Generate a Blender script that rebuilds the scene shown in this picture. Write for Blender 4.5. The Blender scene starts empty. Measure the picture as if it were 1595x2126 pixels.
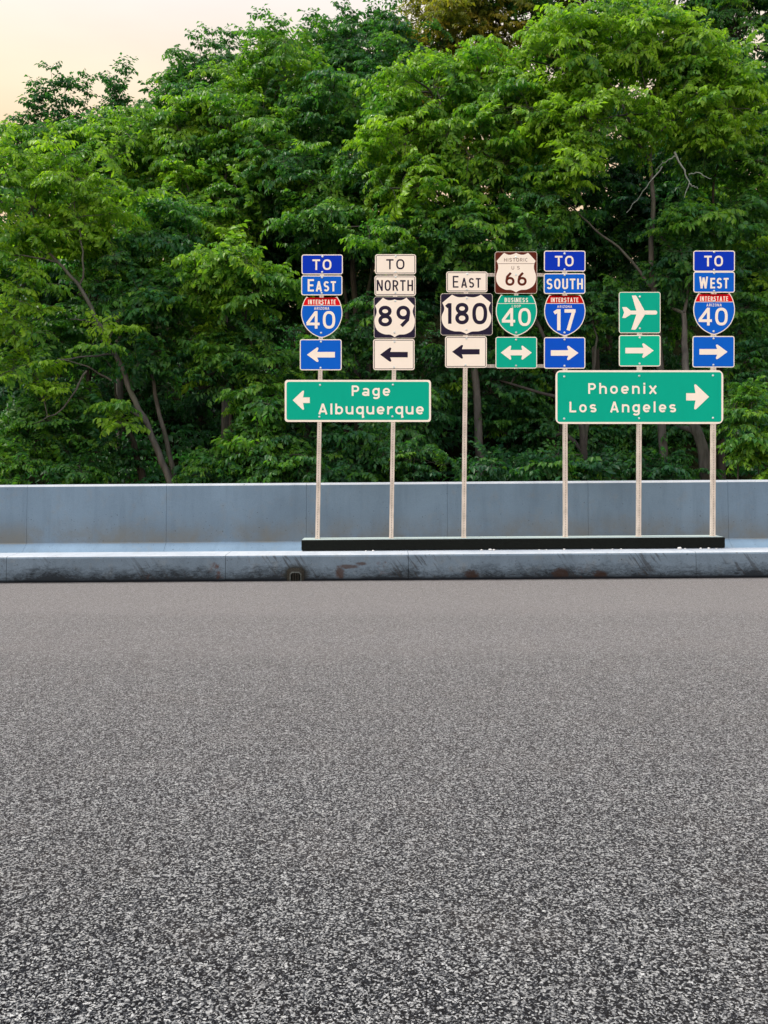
import bpy, bmesh, math, random
import numpy as np
from math import radians, sin, cos, pi, hypot
from mathutils import Vector, Matrix

# ------------------------------------------------------------------ camera
S = bpy.context.scene
COL = S.collection
F = 1800.0           # focal length in photo pixels (photo 1595 px wide)
KY = 12.50           # distance of the kerb foot
CZ = 1.70            # eye height above the road
HOR = 960.0          # photo row of the horizon
G = 0.0069           # the whole road climbs gently to the right
cam = bpy.data.cameras.new('camera')
cam.sensor_fit = 'HORIZONTAL'; cam.sensor_width = 36.0
cam.lens = 36.0 * F / 1595.0
cam.shift_y = -(1063.0 - HOR) / 1595.0
cam.clip_start = 0.05; cam.clip_end = 2000
co = bpy.data.objects.new('camera', cam); COL.objects.link(co)
co.location = (0, 0, CZ); co.rotation_euler = (radians(90), 0, 0)
S.camera = co

def at(px, py, Y):
    return Vector(((px - 797.5) / F * Y, Y, CZ - (py - HOR) / F * Y))

# ------------------------------------------------------------------ world, sun, exposure
SUN_EL, SUN_AZ = 56.0, 275.0      # azimuth clockwise from +Y: high on the left
W = bpy.data.worlds.new('World'); S.world = W; W.use_nodes = True
nt = W.node_tree; N = nt.nodes; L = nt.links; N.clear()
def nd(t, **k):
    n = N.new(t)
    for a, b in k.items(): setattr(n, a, b)
    return n
out = nd('ShaderNodeOutputWorld'); bg = nd('ShaderNodeBackground')
sky = nd('ShaderNodeTexSky', sky_type='NISHITA', sun_disc=False, sun_elevation=radians(SUN_EL), sun_rotation=radians(SUN_AZ))
tc = nd('ShaderNodeTexCoord'); sep = nd('ShaderNodeSeparateXYZ'); L.new(tc.outputs['Generated'], sep.inputs[0])
# thin evening overcast: cream veil low down, thinning into blue overhead
veil = nd('ShaderNodeMapRange'); veil.inputs[1].default_value = 0.50; veil.inputs[2].default_value = 0.95
veil.inputs[3].default_value = 1.0; veil.inputs[4].default_value = 0.45
L.new(sep.outputs[2], veil.inputs[0])
ramp = nd('ShaderNodeValToRGB'); cr = ramp.color_ramp
cr.elements[0].position = 0.0; cr.elements[0].color = (10.0, 7.6, 5.2, 1)
cr.elements[1].position = 1.0; cr.elements[1].color = (8, 9.5, 12, 1)
e = cr.elements.new(0.33); e.color = (10.4, 7.8, 5.2, 1)
e = cr.elements.new(0.40); e.color = (10.3, 8.9, 7.0, 1)
e = cr.elements.new(0.46); e.color = (10.1, 9.25, 8.6, 1)
e = cr.elements.new(0.56); e.color = (10.2, 10.2, 10.4, 1)
L.new(sep.outputs[2], ramp.inputs[0])
nz = nd('ShaderNodeTexNoise'); nz.inputs['Scale'].default_value = 3.0; nz.inputs['Detail'].default_value = 5
mp = nd('ShaderNodeMapping'); mp.inputs['Scale'].default_value = (1, 1, 3.5); mp.inputs['Location'].default_value = (1.3, .4, 0)
L.new(tc.outputs['Generated'], mp.inputs[0]); L.new(mp.outputs[0], nz.inputs['Vector'])
nr = nd('ShaderNodeMapRange'); nr.inputs[1].default_value = .35; nr.inputs[2].default_value = .7; nr.inputs[3].default_value = .97; nr.inputs[4].default_value = 1.08
L.new(nz.outputs[0], nr.inputs[0])
mul = nd('ShaderNodeVectorMath', operation='SCALE'); L.new(ramp.outputs[0], mul.inputs[0]); L.new(nr.outputs[0], mul.inputs['Scale'])
mix = nd('ShaderNodeMix', data_type='RGBA'); L.new(veil.outputs[0], mix.inputs[0]); L.new(sky.outputs[0], mix.inputs[6]); L.new(mul.outputs[0], mix.inputs[7])
# unseen brightening of the sky behind the camera, added to light the sign faces
dot = nd('ShaderNodeVectorMath', operation='DOT_PRODUCT'); L.new(tc.outputs['Generated'], dot.inputs[0])
dot.inputs[1].default_value = (-.27, -.72, .64)
glow = nd('ShaderNodeMapRange'); glow.inputs[1].default_value = .15; glow.inputs[2].default_value = 1.0; glow.inputs[3].default_value = 1.0; glow.inputs[4].default_value = 2.3
L.new(dot.outputs['Value'], glow.inputs[0])
mul2 = nd('ShaderNodeVectorMath', operation='SCALE'); L.new(mix.outputs[2], mul2.inputs[0]); L.new(glow.outputs[0], mul2.inputs['Scale'])
L.new(mul2.outputs[0], bg.inputs[0]); bg.inputs[1].default_value = 0.10
L.new(bg.outputs[0], out.inputs[0])

sl = bpy.data.lights.new('sun', 'SUN'); sl.energy = 4.2; sl.angle = radians(6); sl.color = (1.0, 0.91, 0.76)
so = bpy.data.objects.new('sun', sl); COL.objects.link(so)
d = Vector((sin(radians(SUN_AZ)) * cos(radians(SUN_EL)), cos(radians(SUN_AZ)) * cos(radians(SUN_EL)), sin(radians(SUN_EL))))
so.rotation_euler = d.to_track_quat('Z', 'Y').to_euler()
so.location = d * 30
S.view_settings.view_transform = 'Standard'; S.view_settings.look = 'None'
S.view_settings.gamma = 1; S.view_settings.use_curve_mapping = False
S.view_settings.exposure = 0.0
S.render.resolution_x = 768; S.render.resolution_y = 1024
try:
    S.cycles.max_bounces = 6; S.cycles.transmission_bounces = 4; S.cycles.diffuse_bounces = 3; S.cycles.glossy_bounces = 2
except Exception: pass

# ------------------------------------------------------------------ helpers
rnd = random.Random(11)
def tagp(o, label=None, cat=None, group=None, kind=None):
    if label: o['label'] = label
    if cat: o['category'] = cat
    if group: o['group'] = group
    if kind: o['kind'] = kind
    return o
def empty(name, loc, rot=(0, 0, 0), **k):
    o = bpy.data.objects.new(name, None); COL.objects.link(o)
    o.location = loc; o.rotation_euler = rot; o.empty_display_size = .1
    return tagp(o, **k)
def mesh_obj(name, verts, faces, mats, parent=None, midx=None, smooth=False):
    me = bpy.data.meshes.new(name); me.from_pydata([tuple(v) for v in verts], [], faces)
    for m in (mats if isinstance(mats, (list, tuple)) else [mats]): me.materials.append(m)
    if midx: me.polygons.foreach_set('material_index', midx)
    if smooth: me.polygons.foreach_set('use_smooth', [True] * len(me.polygons))
    me.update()
    o = bpy.data.objects.new(name, me); COL.objects.link(o)
    if parent: o.parent = parent
    return o
class MB:
    def __init__(s): s.v = []; s.f = []; s.m = []
    def add(s, vs, fs, m=0):
        b = len(s.v); s.v += [tuple(v) for v in vs]; s.f += [tuple(i + b for i in f) for f in fs]; s.m += [m] * len(fs)
    def box(s, x0, x1, y0, y1, z0, z1, m=0):
        s.add([(x0,y0,z0),(x1,y0,z0),(x1,y1,z0),(x0,y1,z0),(x0,y0,z1),(x1,y0,z1),(x1,y1,z1),(x0,y1,z1)],
              [(0,3,2,1),(4,5,6,7),(0,1,5,4),(1,2,6,5),(2,3,7,6),(3,0,4,7)], m)
    def build(s, name, mats, parent=None, smooth=False):
        return mesh_obj(name, s.v, s.f, mats, parent, s.m, smooth)

# ------------------------------------------------------------------ materials
def new_mat(name):
    m = bpy.data.materials.new(name); m.use_nodes = True
    n = m.node_tree.nodes; b = n['Principled BSDF']
    return m, m.node_tree, n, m.node_tree.links, b
def node(n, t, **k):
    x = n.new(t)
    for a, b in k.items(): setattr(x, a, b)
    return x
def lin(r, g, b):
    f = lambda c: (c/255/12.92 if c/255 <= .04045 else ((c/255+.055)/1.055)**2.4)
    return (f(r), f(g), f(b), 1)
def noise(n, l, vec, scale, detail=4, rough=.55, dist=0, mapscale=None):
    if mapscale:
        m = node(n, 'ShaderNodeMapping'); m.inputs['Scale'].default_value = mapscale; l.new(vec, m.inputs[0]); vec = m.outputs[0]
    x = node(n, 'ShaderNodeTexNoise'); x.inputs['Scale'].default_value = scale; x.inputs['Detail'].default_value = detail
    x.inputs['Roughness'].default_value = rough; x.inputs['Distortion'].default_value = dist
    l.new(vec, x.inputs['Vector']); return x.outputs[0]
def rng(n, l, v, a, b, c=0, d=1, smooth=False):
    x = node(n, 'ShaderNodeMapRange'); x.inputs[1].default_value = a; x.inputs[2].default_value = b
    x.inputs[3].default_value = c; x.inputs[4].default_value = d
    if smooth: x.interpolation_type = 'SMOOTHSTEP'
    l.new(v, x.inputs[0]); return x.outputs[0]
def math_(n, l, op, a, b=None):
    x = node(n, 'ShaderNodeMath', operation=op)
    for i, v in enumerate((a, b)):
        if v is None: continue
        if isinstance(v, (int, float)): x.inputs[i].default_value = v
        else: l.new(v, x.inputs[i])
    return x.outputs[0]
def mixc(n, l, f, a, b, mode='MIX'):
    x = node(n, 'ShaderNodeMix', data_type='RGBA', blend_type=mode)
    for i, v in ((0, f), (6, a), (7, b)):
        if isinstance(v, (int, float)): x.inputs[i].default_value = v
        elif isinstance(v, tuple): x.inputs[i].default_value = v
        else: l.new(v, x.inputs[i])
    return x.outputs[2]
def coords(n, obj=True):
    return node(n, 'ShaderNodeTexCoord').outputs['Object']
def worldpos(n): return node(n, 'ShaderNodeNewGeometry').outputs['Position']
def bump(n, l, b, h, strength, dist):
    x = node(n, 'ShaderNodeBump'); x.inputs['Strength'].default_value = strength; x.inputs['Distance'].default_value = dist
    l.new(h, x.inputs['Height']); l.new(x.outputs[0], b.inputs['Normal'])

def mat_sign(name, col, rough=.5, wear=.05):
    m, t, n, l, b = new_mat(name); p = worldpos(n)
    a = noise(n, l, p, 5, 5); s2 = noise(n, l, p, 2.0, 3, .6, 0, (6, 6, 1.0))
    f = math_(n, l, 'MULTIPLY', rng(n, l, a, .35, .75), rng(n, l, s2, .3, .8))
    c = mixc(n, l, math_(n, l, 'MULTIPLY', f, wear * 5), col, tuple(x * .72 for x in col[:3]) + (1,))
    sp = noise(n, l, p, 90, 2); k = rng(n, l, sp, .78, .82)
    c = mixc(n, l, math_(n, l, 'MULTIPLY', k, .18), c, (.35, .33, .3, 1))
    l.new(c, b.inputs['Base Color']); b.inputs['Roughness'].default_value = rough
    b.inputs['Specular IOR Level'].default_value = .06
    return m
M = {}
M['cream'] = mat_sign('cream_sheeting', lin(246, 238, 228))
M['navy'] = mat_sign('navy_ink', lin(38, 33, 56))
M['brown'] = mat_sign('brown_sheeting', lin(90, 36, 27))
M['dark_blue'] = mat_sign('dark_blue_sheeting', (0.001, .035, .52, 1))
M['blue'] = mat_sign('blue_sheeting', (0.002, .118, .64, 1))
M['deep_blue'] = mat_sign('deep_blue_sheeting', (0.002, .085, .62, 1))
M['green'] = mat_sign('green_sheeting', (0.001, .40, .285, 1))
M['bright_green'] = mat_sign('bright_green_sheeting', (0.002, .47, .31, 1))
M['red'] = mat_sign('red_sheeting', (.68, .003, .012, 1))
M['dark_red'] = mat_sign('dark_red_sheeting', (.52, .002, .004, 1))
def mat_metal(name, col, rough=.45, metallic=.0):
    m, t, n, l, b = new_mat(name); p = worldpos(n)
    a = noise(n, l, p, 14, 5, .6, 0, (1, 1, .35))
    c = mixc(n, l, rng(n, l, a, .4, .72), col, tuple(x * .66 for x in col[:3]) + (1,))
    l.new(c, b.inputs['Base Color']); b.inputs['Roughness'].default_value = rough; b.inputs['Metallic'].default_value = metallic
    return m
M['post'] = mat_metal('galvanised_post', lin(212, 203, 195), .5)
M['bolt'] = mat_metal('zinc_bolt', lin(215, 226, 230), .35, 0)
M['plate_back'] = mat_metal('aluminium', lin(150, 150, 150), .4, .7)

def mat_leaf(name, stops, transl=.38):
    m, t, n, l, b = new_mat(name)
    at_ = node(n, 'ShaderNodeAttribute', attribute_name='tone')
    r = node(n, 'ShaderNodeValToRGB'); cr = r.color_ramp
    cr.elements[0].position = stops[0][0]; cr.elements[0].color = stops[0][1] + (1,)
    cr.elements[1].position = stops[-1][0]; cr.elements[1].color = stops[-1][1] + (1,)
    for p_, c_ in stops[1:-1]:
        e_ = cr.elements.new(p_); e_.color = c_ + (1,)
    l.new(at_.outputs['Fac'], r.inputs[0])
    l.new(r.outputs[0], b.inputs['Base Color']); b.inputs['Roughness'].default_value = .46
    b.inputs['Specular IOR Level'].default_value = .32
    tr = node(n, 'ShaderNodeBsdfTranslucent')
    tcx = mixc(n, l, 1.0, r.outputs[0], (1.9, 1.9, .75, 1), 'MULTIPLY'); l.new(tcx, tr.inputs[0])
    ms = node(n, 'ShaderNodeMixShader'); ms.inputs[0].default_value = transl
    l.new(b.outputs[0], ms.inputs[1]); l.new(tr.outputs[0], ms.inputs[2])
    l.new(ms.outputs[0], n['Material Output'].inputs[0])
    return m
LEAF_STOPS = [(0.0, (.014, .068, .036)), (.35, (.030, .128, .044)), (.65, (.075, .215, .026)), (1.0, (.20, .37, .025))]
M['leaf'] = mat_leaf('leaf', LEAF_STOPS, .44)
M['glow_tint_leaf'] = mat_leaf('glow_tint_leaf', [(0.0, (.022, .055, .016)), (.35, (.060, .115, .020)), (.65, (.15, .185, .026)), (1.0, (.30, .27, .03))], .44)  # olive-gold tint paints the warm sun glow into one tree's leaves
def mat_bark(name, a_, b_):
    m, t, n, l, b = new_mat(name); p = worldpos(n)
    x = noise(n, l, p, 9, 6, .65, .4, (1, 1, .3)); v = noise(n, l, p, 1.6, 3)
    c = mixc(n, l, rng(n, l, x, .35, .7), a_, b_); c = mixc(n, l, rng(n, l, v, .5, .75, 0, .5), c, (.05, .075, .035, 1))
    l.new(c, b.inputs['Base Color']); b.inputs['Roughness'].default_value = .85
    bump(n, l, b, x, .6, .03); return m
M['bark'] = mat_bark('grey_bark', (.04, .038, .036, 1), (.11, .106, .10, 1))
M['dark_bark'] = mat_bark('dark_bark', (.018, .016, .015, 1), (.055, .048, .042, 1))
M['pale_bark'] = mat_bark('pale_bark', (.16, .19, .18, 1), (.27, .31, .29, 1))

def mat_concrete(name, base, dark, grime=False):
    m, t, n, l, b = new_mat(name); p = worldpos(n)
    big = noise(n, l, p, .9, 4, .55); mid = noise(n, l, p, 5, 6, .65); fine = noise(n, l, p, 70, 3, .6)
    streak = noise(n, l, p, 3.2, 4, .6, .15, (2.2, 1, .28))
    c = mixc(n, l, rng(n, l, big, .3, .72), base, dark)
    c = mixc(n, l, rng(n, l, streak, .48, .8, 0, .45), c, tuple(x * .74 for x in dark[:3]) + (1,))
    c = mixc(n, l, rng(n, l, mid, .55, .8, 0, .3), c, (.24, .235, .20, 1))
    c = mixc(n, l, rng(n, l, fine, .35, .75, .0, .28), c, tuple(x * .6 for x in dark[:3]) + (1,))
    sp = node(n, 'ShaderNodeSeparateXYZ'); l.new(p, sp.inputs[0])
    zz = math_(n, l, 'SUBTRACT', sp.outputs[2], math_(n, l, 'MULTIPLY', sp.outputs[0], G))
    pits = noise(n, l, p, 34, 2, .5); pk = rng(n, l, pits, .70, .74)
    c = mixc(n, l, math_(n, l, 'MULTIPLY', pk, .7), c, (.03, .035, .04, 1))
    if grime:   # road grime and tyre scuffs on the low kerb
        g1 = noise(n, l, p, 13, 8, .8, .5, (.8, 1, 1.9)); g2 = noise(n, l, p, 1.4, 3)
        lo = rng(n, l, zz, .0, .34, 1, 0)
        k = math_(n, l, 'ADD', math_(n, l, 'MULTIPLY', lo, .60), math_(n, l, 'ADD', g1, rng(n, l, g2, .3, .7, -.12, .12)))
        k = rng(n, l, k, .70, 1.06)
        c = mixc(n, l, math_(n, l, 'MULTIPLY', k, .93), c, (.010, .013, .017, 1))
        chips = rng(n, l, noise(n, l, p, 30, 4, .7, .6, (1, 1, 1.6)), .62, .66); c = mixc(n, l, math_(n, l, 'MULTIPLY', chips, .55), c, (.03, .032, .036, 1))
        # slanting scrape marks
        mpn = node(n, 'ShaderNodeMapping'); mpn.inputs['Rotation'].default_value = (0, radians(35), 0); mp2 = node(n, 'ShaderNodeMapping'); mp2.inputs['Scale'].default_value = (30, 1, 3.2)
        l.new(p, mpn.inputs[0]); l.new(mpn.outputs[0], mp2.inputs[0]); mpn = mp2; sc = node(n, 'ShaderNodeTexNoise'); sc.inputs['Scale'].default_value = 1; sc.inputs['Detail'].default_value = 3; l.new(mpn.outputs[0], sc.inputs[0])
        area = rng(n, l, noise(n, l, p, 1.1, 2, .5), .50, .62, 0, .75)
        s_ = math_(n, l, 'MULTIPLY', rng(n, l, sc.outputs[0], .56, .62), area)
        c = mixc(n, l, math_(n, l, 'MULTIPLY', s_, .75), c, (.028, .026, .026, 1))
        # rust
        ru = noise(n, l, p, 3.1, 6, .7, .8); r2 = noise(n, l, p, .8, 2)
        rk = math_(n, l, 'MULTIPLY', rng(n, l, ru, .60, .66), math_(n, l, 'MULTIPLY', rng(n, l, r2, .5, .6), rng(n, l, zz, .22, .36, 1, 0)))
        c = mixc(n, l, math_(n, l, 'MULTIPLY', rk, .8), c, (.07, .03, .018, 1))
        # black stain round the drain and a rust run beside it
        sx0 = sp.outputs[0]
        g3 = noise(n, l, p, 16, 6, .75, .3, (1, 1, 1.5))
        def blob(cx, cz, wx, wz, amp=.55):
            ax = math_(n, l, 'DIVIDE', math_(n, l, 'SUBTRACT', sx0, cx), wx); az_ = math_(n, l, 'DIVIDE', math_(n, l, 'SUBTRACT', zz, cz), wz)
            r2_ = math_(n, l, 'ADD', math_(n, l, 'MULTIPLY', ax, ax), math_(n, l, 'MULTIPLY', az_, az_))
            return rng(n, l, math_(n, l, 'ADD', r2_, math_(n, l, 'MULTIPLY', math_(n, l, 'SUBTRACT', g3, .5), amp*11)), .35, 1.15, 1, 0)
        X_ = lambda px: (px - 797.5) / F * KY
        c = mixc(n, l, math_(n, l, 'MULTIPLY', blob(X_(614), .10, .21, .15, .12), .88), c, (.022, .024, .022, 1))
        rus = math_(n, l, 'MAXIMUM', blob(X_(722), .20, .16, .035, .2), math_(n, l, 'MAXIMUM', blob(X_(706), .11, .07, .10, .2), blob(X_(750), .24, .08, .03, .25)))
        c = mixc(n, l, math_(n, l, 'MULTIPLY', rus, .75), c, (.05, .027, .018, 1))
        blk = math_(n, l, 'MAXIMUM', blob(X_(980), .07, .12, .08, .3), math_(n, l, 'MAXIMUM', blob(X_(1164), .08, .13, .10, .3), blob(X_(1246), .06, .11, .07, .3)))
        c = mixc(n, l, math_(n, l, 'MULTIPLY', blk, .85), c, (.03, .018, .014, 1))
        # black line where road meets kerb
        c = mixc(n, l, rng(n, l, math_(n, l, 'ADD', zz, math_(n, l, 'MULTIPLY', math_(n, l, 'SUBTRACT', g1, .5), .05)), .015, .05, .95, 0), c, (.006, .008, .012, 1))
    else:       # brownish dirt splashed on the foot of the wall, above the toe
        dn = noise(n, l, p, 2.2, 5, .6, .3)
        k = math_(n, l, 'MULTIPLY', rng(n, l, zz, .40, .95, 1, 0, True), rng(n, l, dn, .3, .65))
        k = math_(n, l, 'MULTIPLY', k, rng(n, l, zz, .385, .40))
        c = mixc(n, l, math_(n, l, 'MULTIPLY', k, .75), c, (.165, .17, .155, 1))
    l.new(c, b.inputs['Base Color']); b.inputs['Roughness'].default_value = .9; b.inputs['Specular IOR Level'].default_value = .08
    h = math_(n, l, 'ADD', math_(n, l, 'MULTIPLY', fine, .35), mid)
    bump(n, l, b, h, .35, .012)
    return m
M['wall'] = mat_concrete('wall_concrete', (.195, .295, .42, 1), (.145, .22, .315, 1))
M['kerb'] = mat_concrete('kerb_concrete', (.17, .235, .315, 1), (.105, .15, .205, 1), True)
M['cap'] = mat_concrete('lit_top_concrete', (.50, .54, .60, 1), (.36, .41, .48, 1))  # paler copy for the tops; the light on them is painted into the colour

m, t, n, l, b = new_mat('asphalt'); M['asphalt'] = m
p = worldpos(n)
w1 = node(n, 'ShaderNodeTexVoronoi'); w1.inputs['Scale'].default_value = 150; w1.inputs['Randomness'].default_value = 1
wv = node(n, 'ShaderNodeVectorMath', operation='ADD'); l.new(p, wv.inputs[0])
wn = node(n, 'ShaderNodeTexNoise'); wn.inputs['Scale'].default_value = 60; wn.inputs['Detail'].default_value = 2; l.new(p, wn.inputs[0])
ws = node(n, 'ShaderNodeVectorMath', operation='SCALE'); ws.inputs['Scale'].default_value = .018; l.new(wn.outputs[1], ws.inputs[0]); l.new(ws.outputs[0], wv.inputs[1])
l.new(wv.outputs[0], w1.inputs['Vector'])
sc_ = node(n, 'ShaderNodeSeparateColor'); l.new(w1.outputs['Color'], sc_.inputs[0])
n2 = math_(n, l, 'ADD', math_(n, l, 'MULTIPLY', noise(n, l, p, 145, 4, .8), .72), math_(n, l, 'MULTIPLY', noise(n, l, p, 32, 3, .7), .28))
st = math_(n, l, 'ADD', math_(n, l, 'MULTIPLY', sc_.outputs[0], .45), math_(n, l, 'MULTIPLY', n2, 1.1))
st = rng(n, l, st, .52, 1.02)
r = node(n, 'ShaderNodeValToRGB'); cr = r.color_ramp
cr.elements[0].position = .22; cr.elements[0].color = (.001, .0018, .004, 1)
cr.elements[1].position = .88; cr.elements[1].color = (.56, .57, .58, 1)
for q, cc in ((.42, (.007, .010, .017, 1)), (.54, (.042, .048, .060, 1)), (.70, (.22, .228, .242, 1))):
    e_ = cr.elements.new(q); e_.color = cc
l.new(st, r.inputs[0])
big = noise(n, l, p, .5, 4, .6, .2, (.22, 1, 1)); c = mixc(n, l, rng(n, l, big, .35, .7, 0, .25), r.outputs[0], (.09, .085, .083, 1))
big2 = noise(n, l, p, 1.8, 5, .65); c = mixc(n, l, rng(n, l, big2, .5, .75, 0, .14), c, (.20, .17, .155, 1))
# paler dusty strips by the kerb; grazing sheen painted in as paling with distance
sy = node(n, 'ShaderNodeSeparateXYZ'); l.new(p, sy.inputs[0])
yy = math_(n, l, 'ADD', sy.outputs[1], math_(n, l, 'MULTIPLY', noise(n, l, p, .8, 4, .6, 0, (.15, 1, 1)), .9))
d1 = math_(n, l, 'MULTIPLY', rng(n, l, yy, 3.3, 8.5), .42)
d2 = math_(n, l, 'MULTIPLY', rng(n, l, yy, 9.9, 10.5), .15); d3 = math_(n, l, 'MULTIPLY', rng(n, l, yy, 7.9, 8.4), .08)
dd_ = math_(n, l, 'ADD', d1, math_(n, l, 'ADD', d2, d3))
c = mixc(n, l, dd_, c, (.29, .272, .275, 1))
# dark band on the road along the kerb
gk = rng(n, l, math_(n, l, 'ADD', sy.outputs[1], math_(n, l, 'MULTIPLY', noise(n, l, p, 6, 5, .7), .16)), 12.42, 12.58)
c = mixc(n, l, math_(n, l, 'MULTIPLY', gk, .85), c, (.02, .02, .024, 1))
l.new(c, b.inputs['Base Color']); b.inputs['Roughness'].default_value = .8
l.new(rng(n, l, st, .45, .85, 0.0, .35), b.inputs['Specular IOR Level'])   # gloss cut in the gaps: shade of the pits put into the specular
b.inputs['Sheen Weight'].default_value = .03; b.inputs['Sheen Roughness'].default_value = .3
bump(n, l, b, st, .9, .012)

def mat_soil():
    m, t, n, l, b = new_mat('leaf_litter'); p = worldpos(n)
    x = noise(n, l, p, 6, 8, .7); c = mixc(n, l, rng(n, l, x, .35, .7), (.004, .006, .003, 1), (.018, .02, .009, 1))
    l.new(c, b.inputs['Base Color']); b.inputs['Roughness'].default_value = 1; b.inputs['Specular IOR Level'].default_value = 0; bump(n, l, b, x, .8, .1); return m
M['soil'] = mat_soil()
def mat_beam(name, col, col2):
    m, t, n, l, b = new_mat(name); p = worldpos(n)
    x = noise(n, l, p, 60, 4, .7); c = mixc(n, l, rng(n, l, x, .35, .7), col, col2)
    l.new(c, b.inputs['Base Color']); b.inputs['Roughness'].default_value = .7; b.inputs['Specular IOR Level'].default_value = .12; bump(n, l, b, x, .3, .004); return m
M['beam'] = mat_beam('black_coating', (.0015, .0025, .0025, 1), (.006, .009, .008, 1))
M['beam_top'] = mat_beam('dusty_top', (.30, .38, .38, 1), (.44, .50, .49, 1))
M['stone'] = mat_beam('white_stone', (.75, .75, .74, 1), (.55, .56, .58, 1))
M['iron'] = mat_beam('rusty_iron', (.010, .010, .009, 1), (.035, .034, .03, 1))

# ------------------------------------------------------------------ ground, road, kerb, wall
def zx(x): return G * x
def sheet(name, xs, ys, zf, mat, kind='structure'):
    vs = [(x, y, zf(x, y)) for y in ys for x in xs]; nx = len(xs)
    fs = [(j*nx+i, j*nx+i+1, (j+1)*nx+i+1, (j+1)*nx+i) for j in range(len(ys)-1) for i in range(nx-1)]
    o = mesh_obj(name, vs, fs, mat, smooth=True); o['kind'] = kind; return o

hr = random.Random(5)
def hill(x, y):
    base = zx(x)
    if y < 15.2: return base - .03
    t_ = (y - 15.2)
    h = 0.30 * t_ + .012 * t_ * t_ if y < 30 else 0.30*14.8 + .012*14.8**2 + (y-30)*.25
    h = min(h, 12.0)
    return base + .1 + h * (.95 + .12 * sin(x * .31) + .08 * sin(x * .9 + y * .6)) + .08 * sin(x * 2.1 + y) * sin(y * 1.7)
sheet('ground', [-400, -150, -60, 60, 150, 400], [-300, -60, 14.5, 60, 400], lambda x, y: zx(x) - .16, M['soil'])
sheet('screening_slope', [(-40 + i * 1.0) for i in range(81)], [14.55 + j * 1.2 for j in range(40)], hill, M['soil'])  # rise added to block the horizon glow behind the trees
sheet('road', [-150, -60, -20, 0, 20, 60, 150], [-60, -20, 0, 6, KY + .03], lambda x, y: zx(x), M['asphalt'])

def extrude_profile(prof, x0, x1, mat_of, mats, name, parent, nseg=1):
    """prof: list of (y,z) open polyline, front foot to back; closed with end caps"""
    mb = MB(); n_ = len(prof); xs = [x0 + (x1-x0)*i/nseg for i in range(nseg+1)]
    base = [(x, y, z + zx(x)) for x in xs for y, z in prof]
    fs, ms = [], []
    for i in range(nseg):
        for k in range(n_-1):
            fs.append((i*n_+k, (i+1)*n_+k, (i+1)*n_+k+1, i*n_+k+1)); ms.append(mat_of(k))
    fs.append(tuple(range(n_-1, -1, -1))); ms.append(0)
    fs.append(tuple(nseg*n_ + k for k in range(n_))); ms.append(0)
    return mesh_obj(name, base, [f[::-1] for f in fs], mats, parent, ms)
# kerb segments
kp = [(KY, -.05), (KY + .006, .20), (KY + .012, .345), (KY + .022, .366), (KY + .045, .378), (KY + .49, .384), (KY + .50, .376), (KY + .50, -.05)]
kerb = empty('kerb', (0, 0, 0), label='low stained concrete kerb running along the edge of the asphalt in front of the taller wall', cat='kerb')
cuts = [-26, -22.5, -19.1, -15.7, -12.3, -8.9, -5.45] + [(v - 797.5) / F * KY for v in (468, 848, 1446)] + [8.1, 11.5, 14.9, 18.3, 21.7, 26]
for i in range(len(cuts)-1):
    a, b_ = cuts[i] + .003, cuts[i+1] - .003
    # leave the drain opening free
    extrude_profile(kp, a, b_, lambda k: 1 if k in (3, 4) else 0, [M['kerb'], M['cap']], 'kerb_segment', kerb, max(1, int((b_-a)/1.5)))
# wall: sloped toe + upright face + chamfered top
WY = 14.30
wp = [(WY - .34, -.05), (WY - .32, .16), (WY - .012, .395), (WY, .41), (WY + .03, 1.335), (WY + .055, 1.36), (WY + .26, 1.366), (WY + .30, 1.34), (WY + .34, -.05)]
wall = empty('concrete_wall', (0, WY, 0), label='long grey-blue concrete barrier wall of cast panels standing between the kerb and the trees', cat='wall')
wall.location = (0, 0, 0)
wc = [(v - 797.5) / F * WY for v in (55, 345, 636, 929, 1222, 1513)]
st_ = wc[1] - wc[0]
wc = [wc[0] - st_ * k for k in range(9, 0, -1)] + wc + [wc[-1] + st_ * k for k in range(1, 10)]
for i in range(len(wc)-1):
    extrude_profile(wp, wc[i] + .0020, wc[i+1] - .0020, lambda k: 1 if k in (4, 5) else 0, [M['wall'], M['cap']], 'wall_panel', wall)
core = [(WY - .28, -.05), (WY - .26, .15), (WY + .04, .41), (WY + .06, 1.30), (WY + .26, 1.30), (WY + .30, -.05)]
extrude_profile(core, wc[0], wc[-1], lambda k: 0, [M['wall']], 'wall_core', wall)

# drain outlet in the kerb
dx = (614 - 797.5) / F * KY; dz = zx(dx)
dr = empty('drain_outlet', (dx, KY - .004, dz), label='small dark rusty drain outlet with iron frame at the foot of the kerb', cat='drain')
mb = MB()
def arch(w, h, c_, y):
    return [(-w, y, 0), (-w, y, h - c_), (-w + c_, y, h), (w - c_, y, h), (w, y, h - c_), (w, y, 0)]
a_out = arch(.125, .185, .03, -.004); a_in = arch(.085, .135, .03, -.02)
fs = [(i, i+1, 7+i, 6+i) for i in range(5)]
mb.add(a_out + a_in, fs); mb.build('surround', M['iron'], dr)
mb = MB(); b2 = arch(.085, .135, .03, -.020); b3 = arch(.070, .118, .025, -.024)
mb.add(b2 + b3, fs); mb.build('frame', mat_beam('worn_steel', (.085, .10, .10, 1), (.03, .035, .035, 1)), dr)
mb = MB(); b4 = arch(.070, .118, .025, -.003); mb.add(b4, [(0, 1, 2, 3, 4, 5)])
mb.build('opening', M['beam'], dr)  # flat black sheet, painting the shade inside the drain
mb = MB(); 
for q in (-.035, 0, .035): mb.box(q - .007, q + .007, -.018, -.008, 0, .112)
mb.build('grate_bar', M['iron'], dr)

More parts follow.
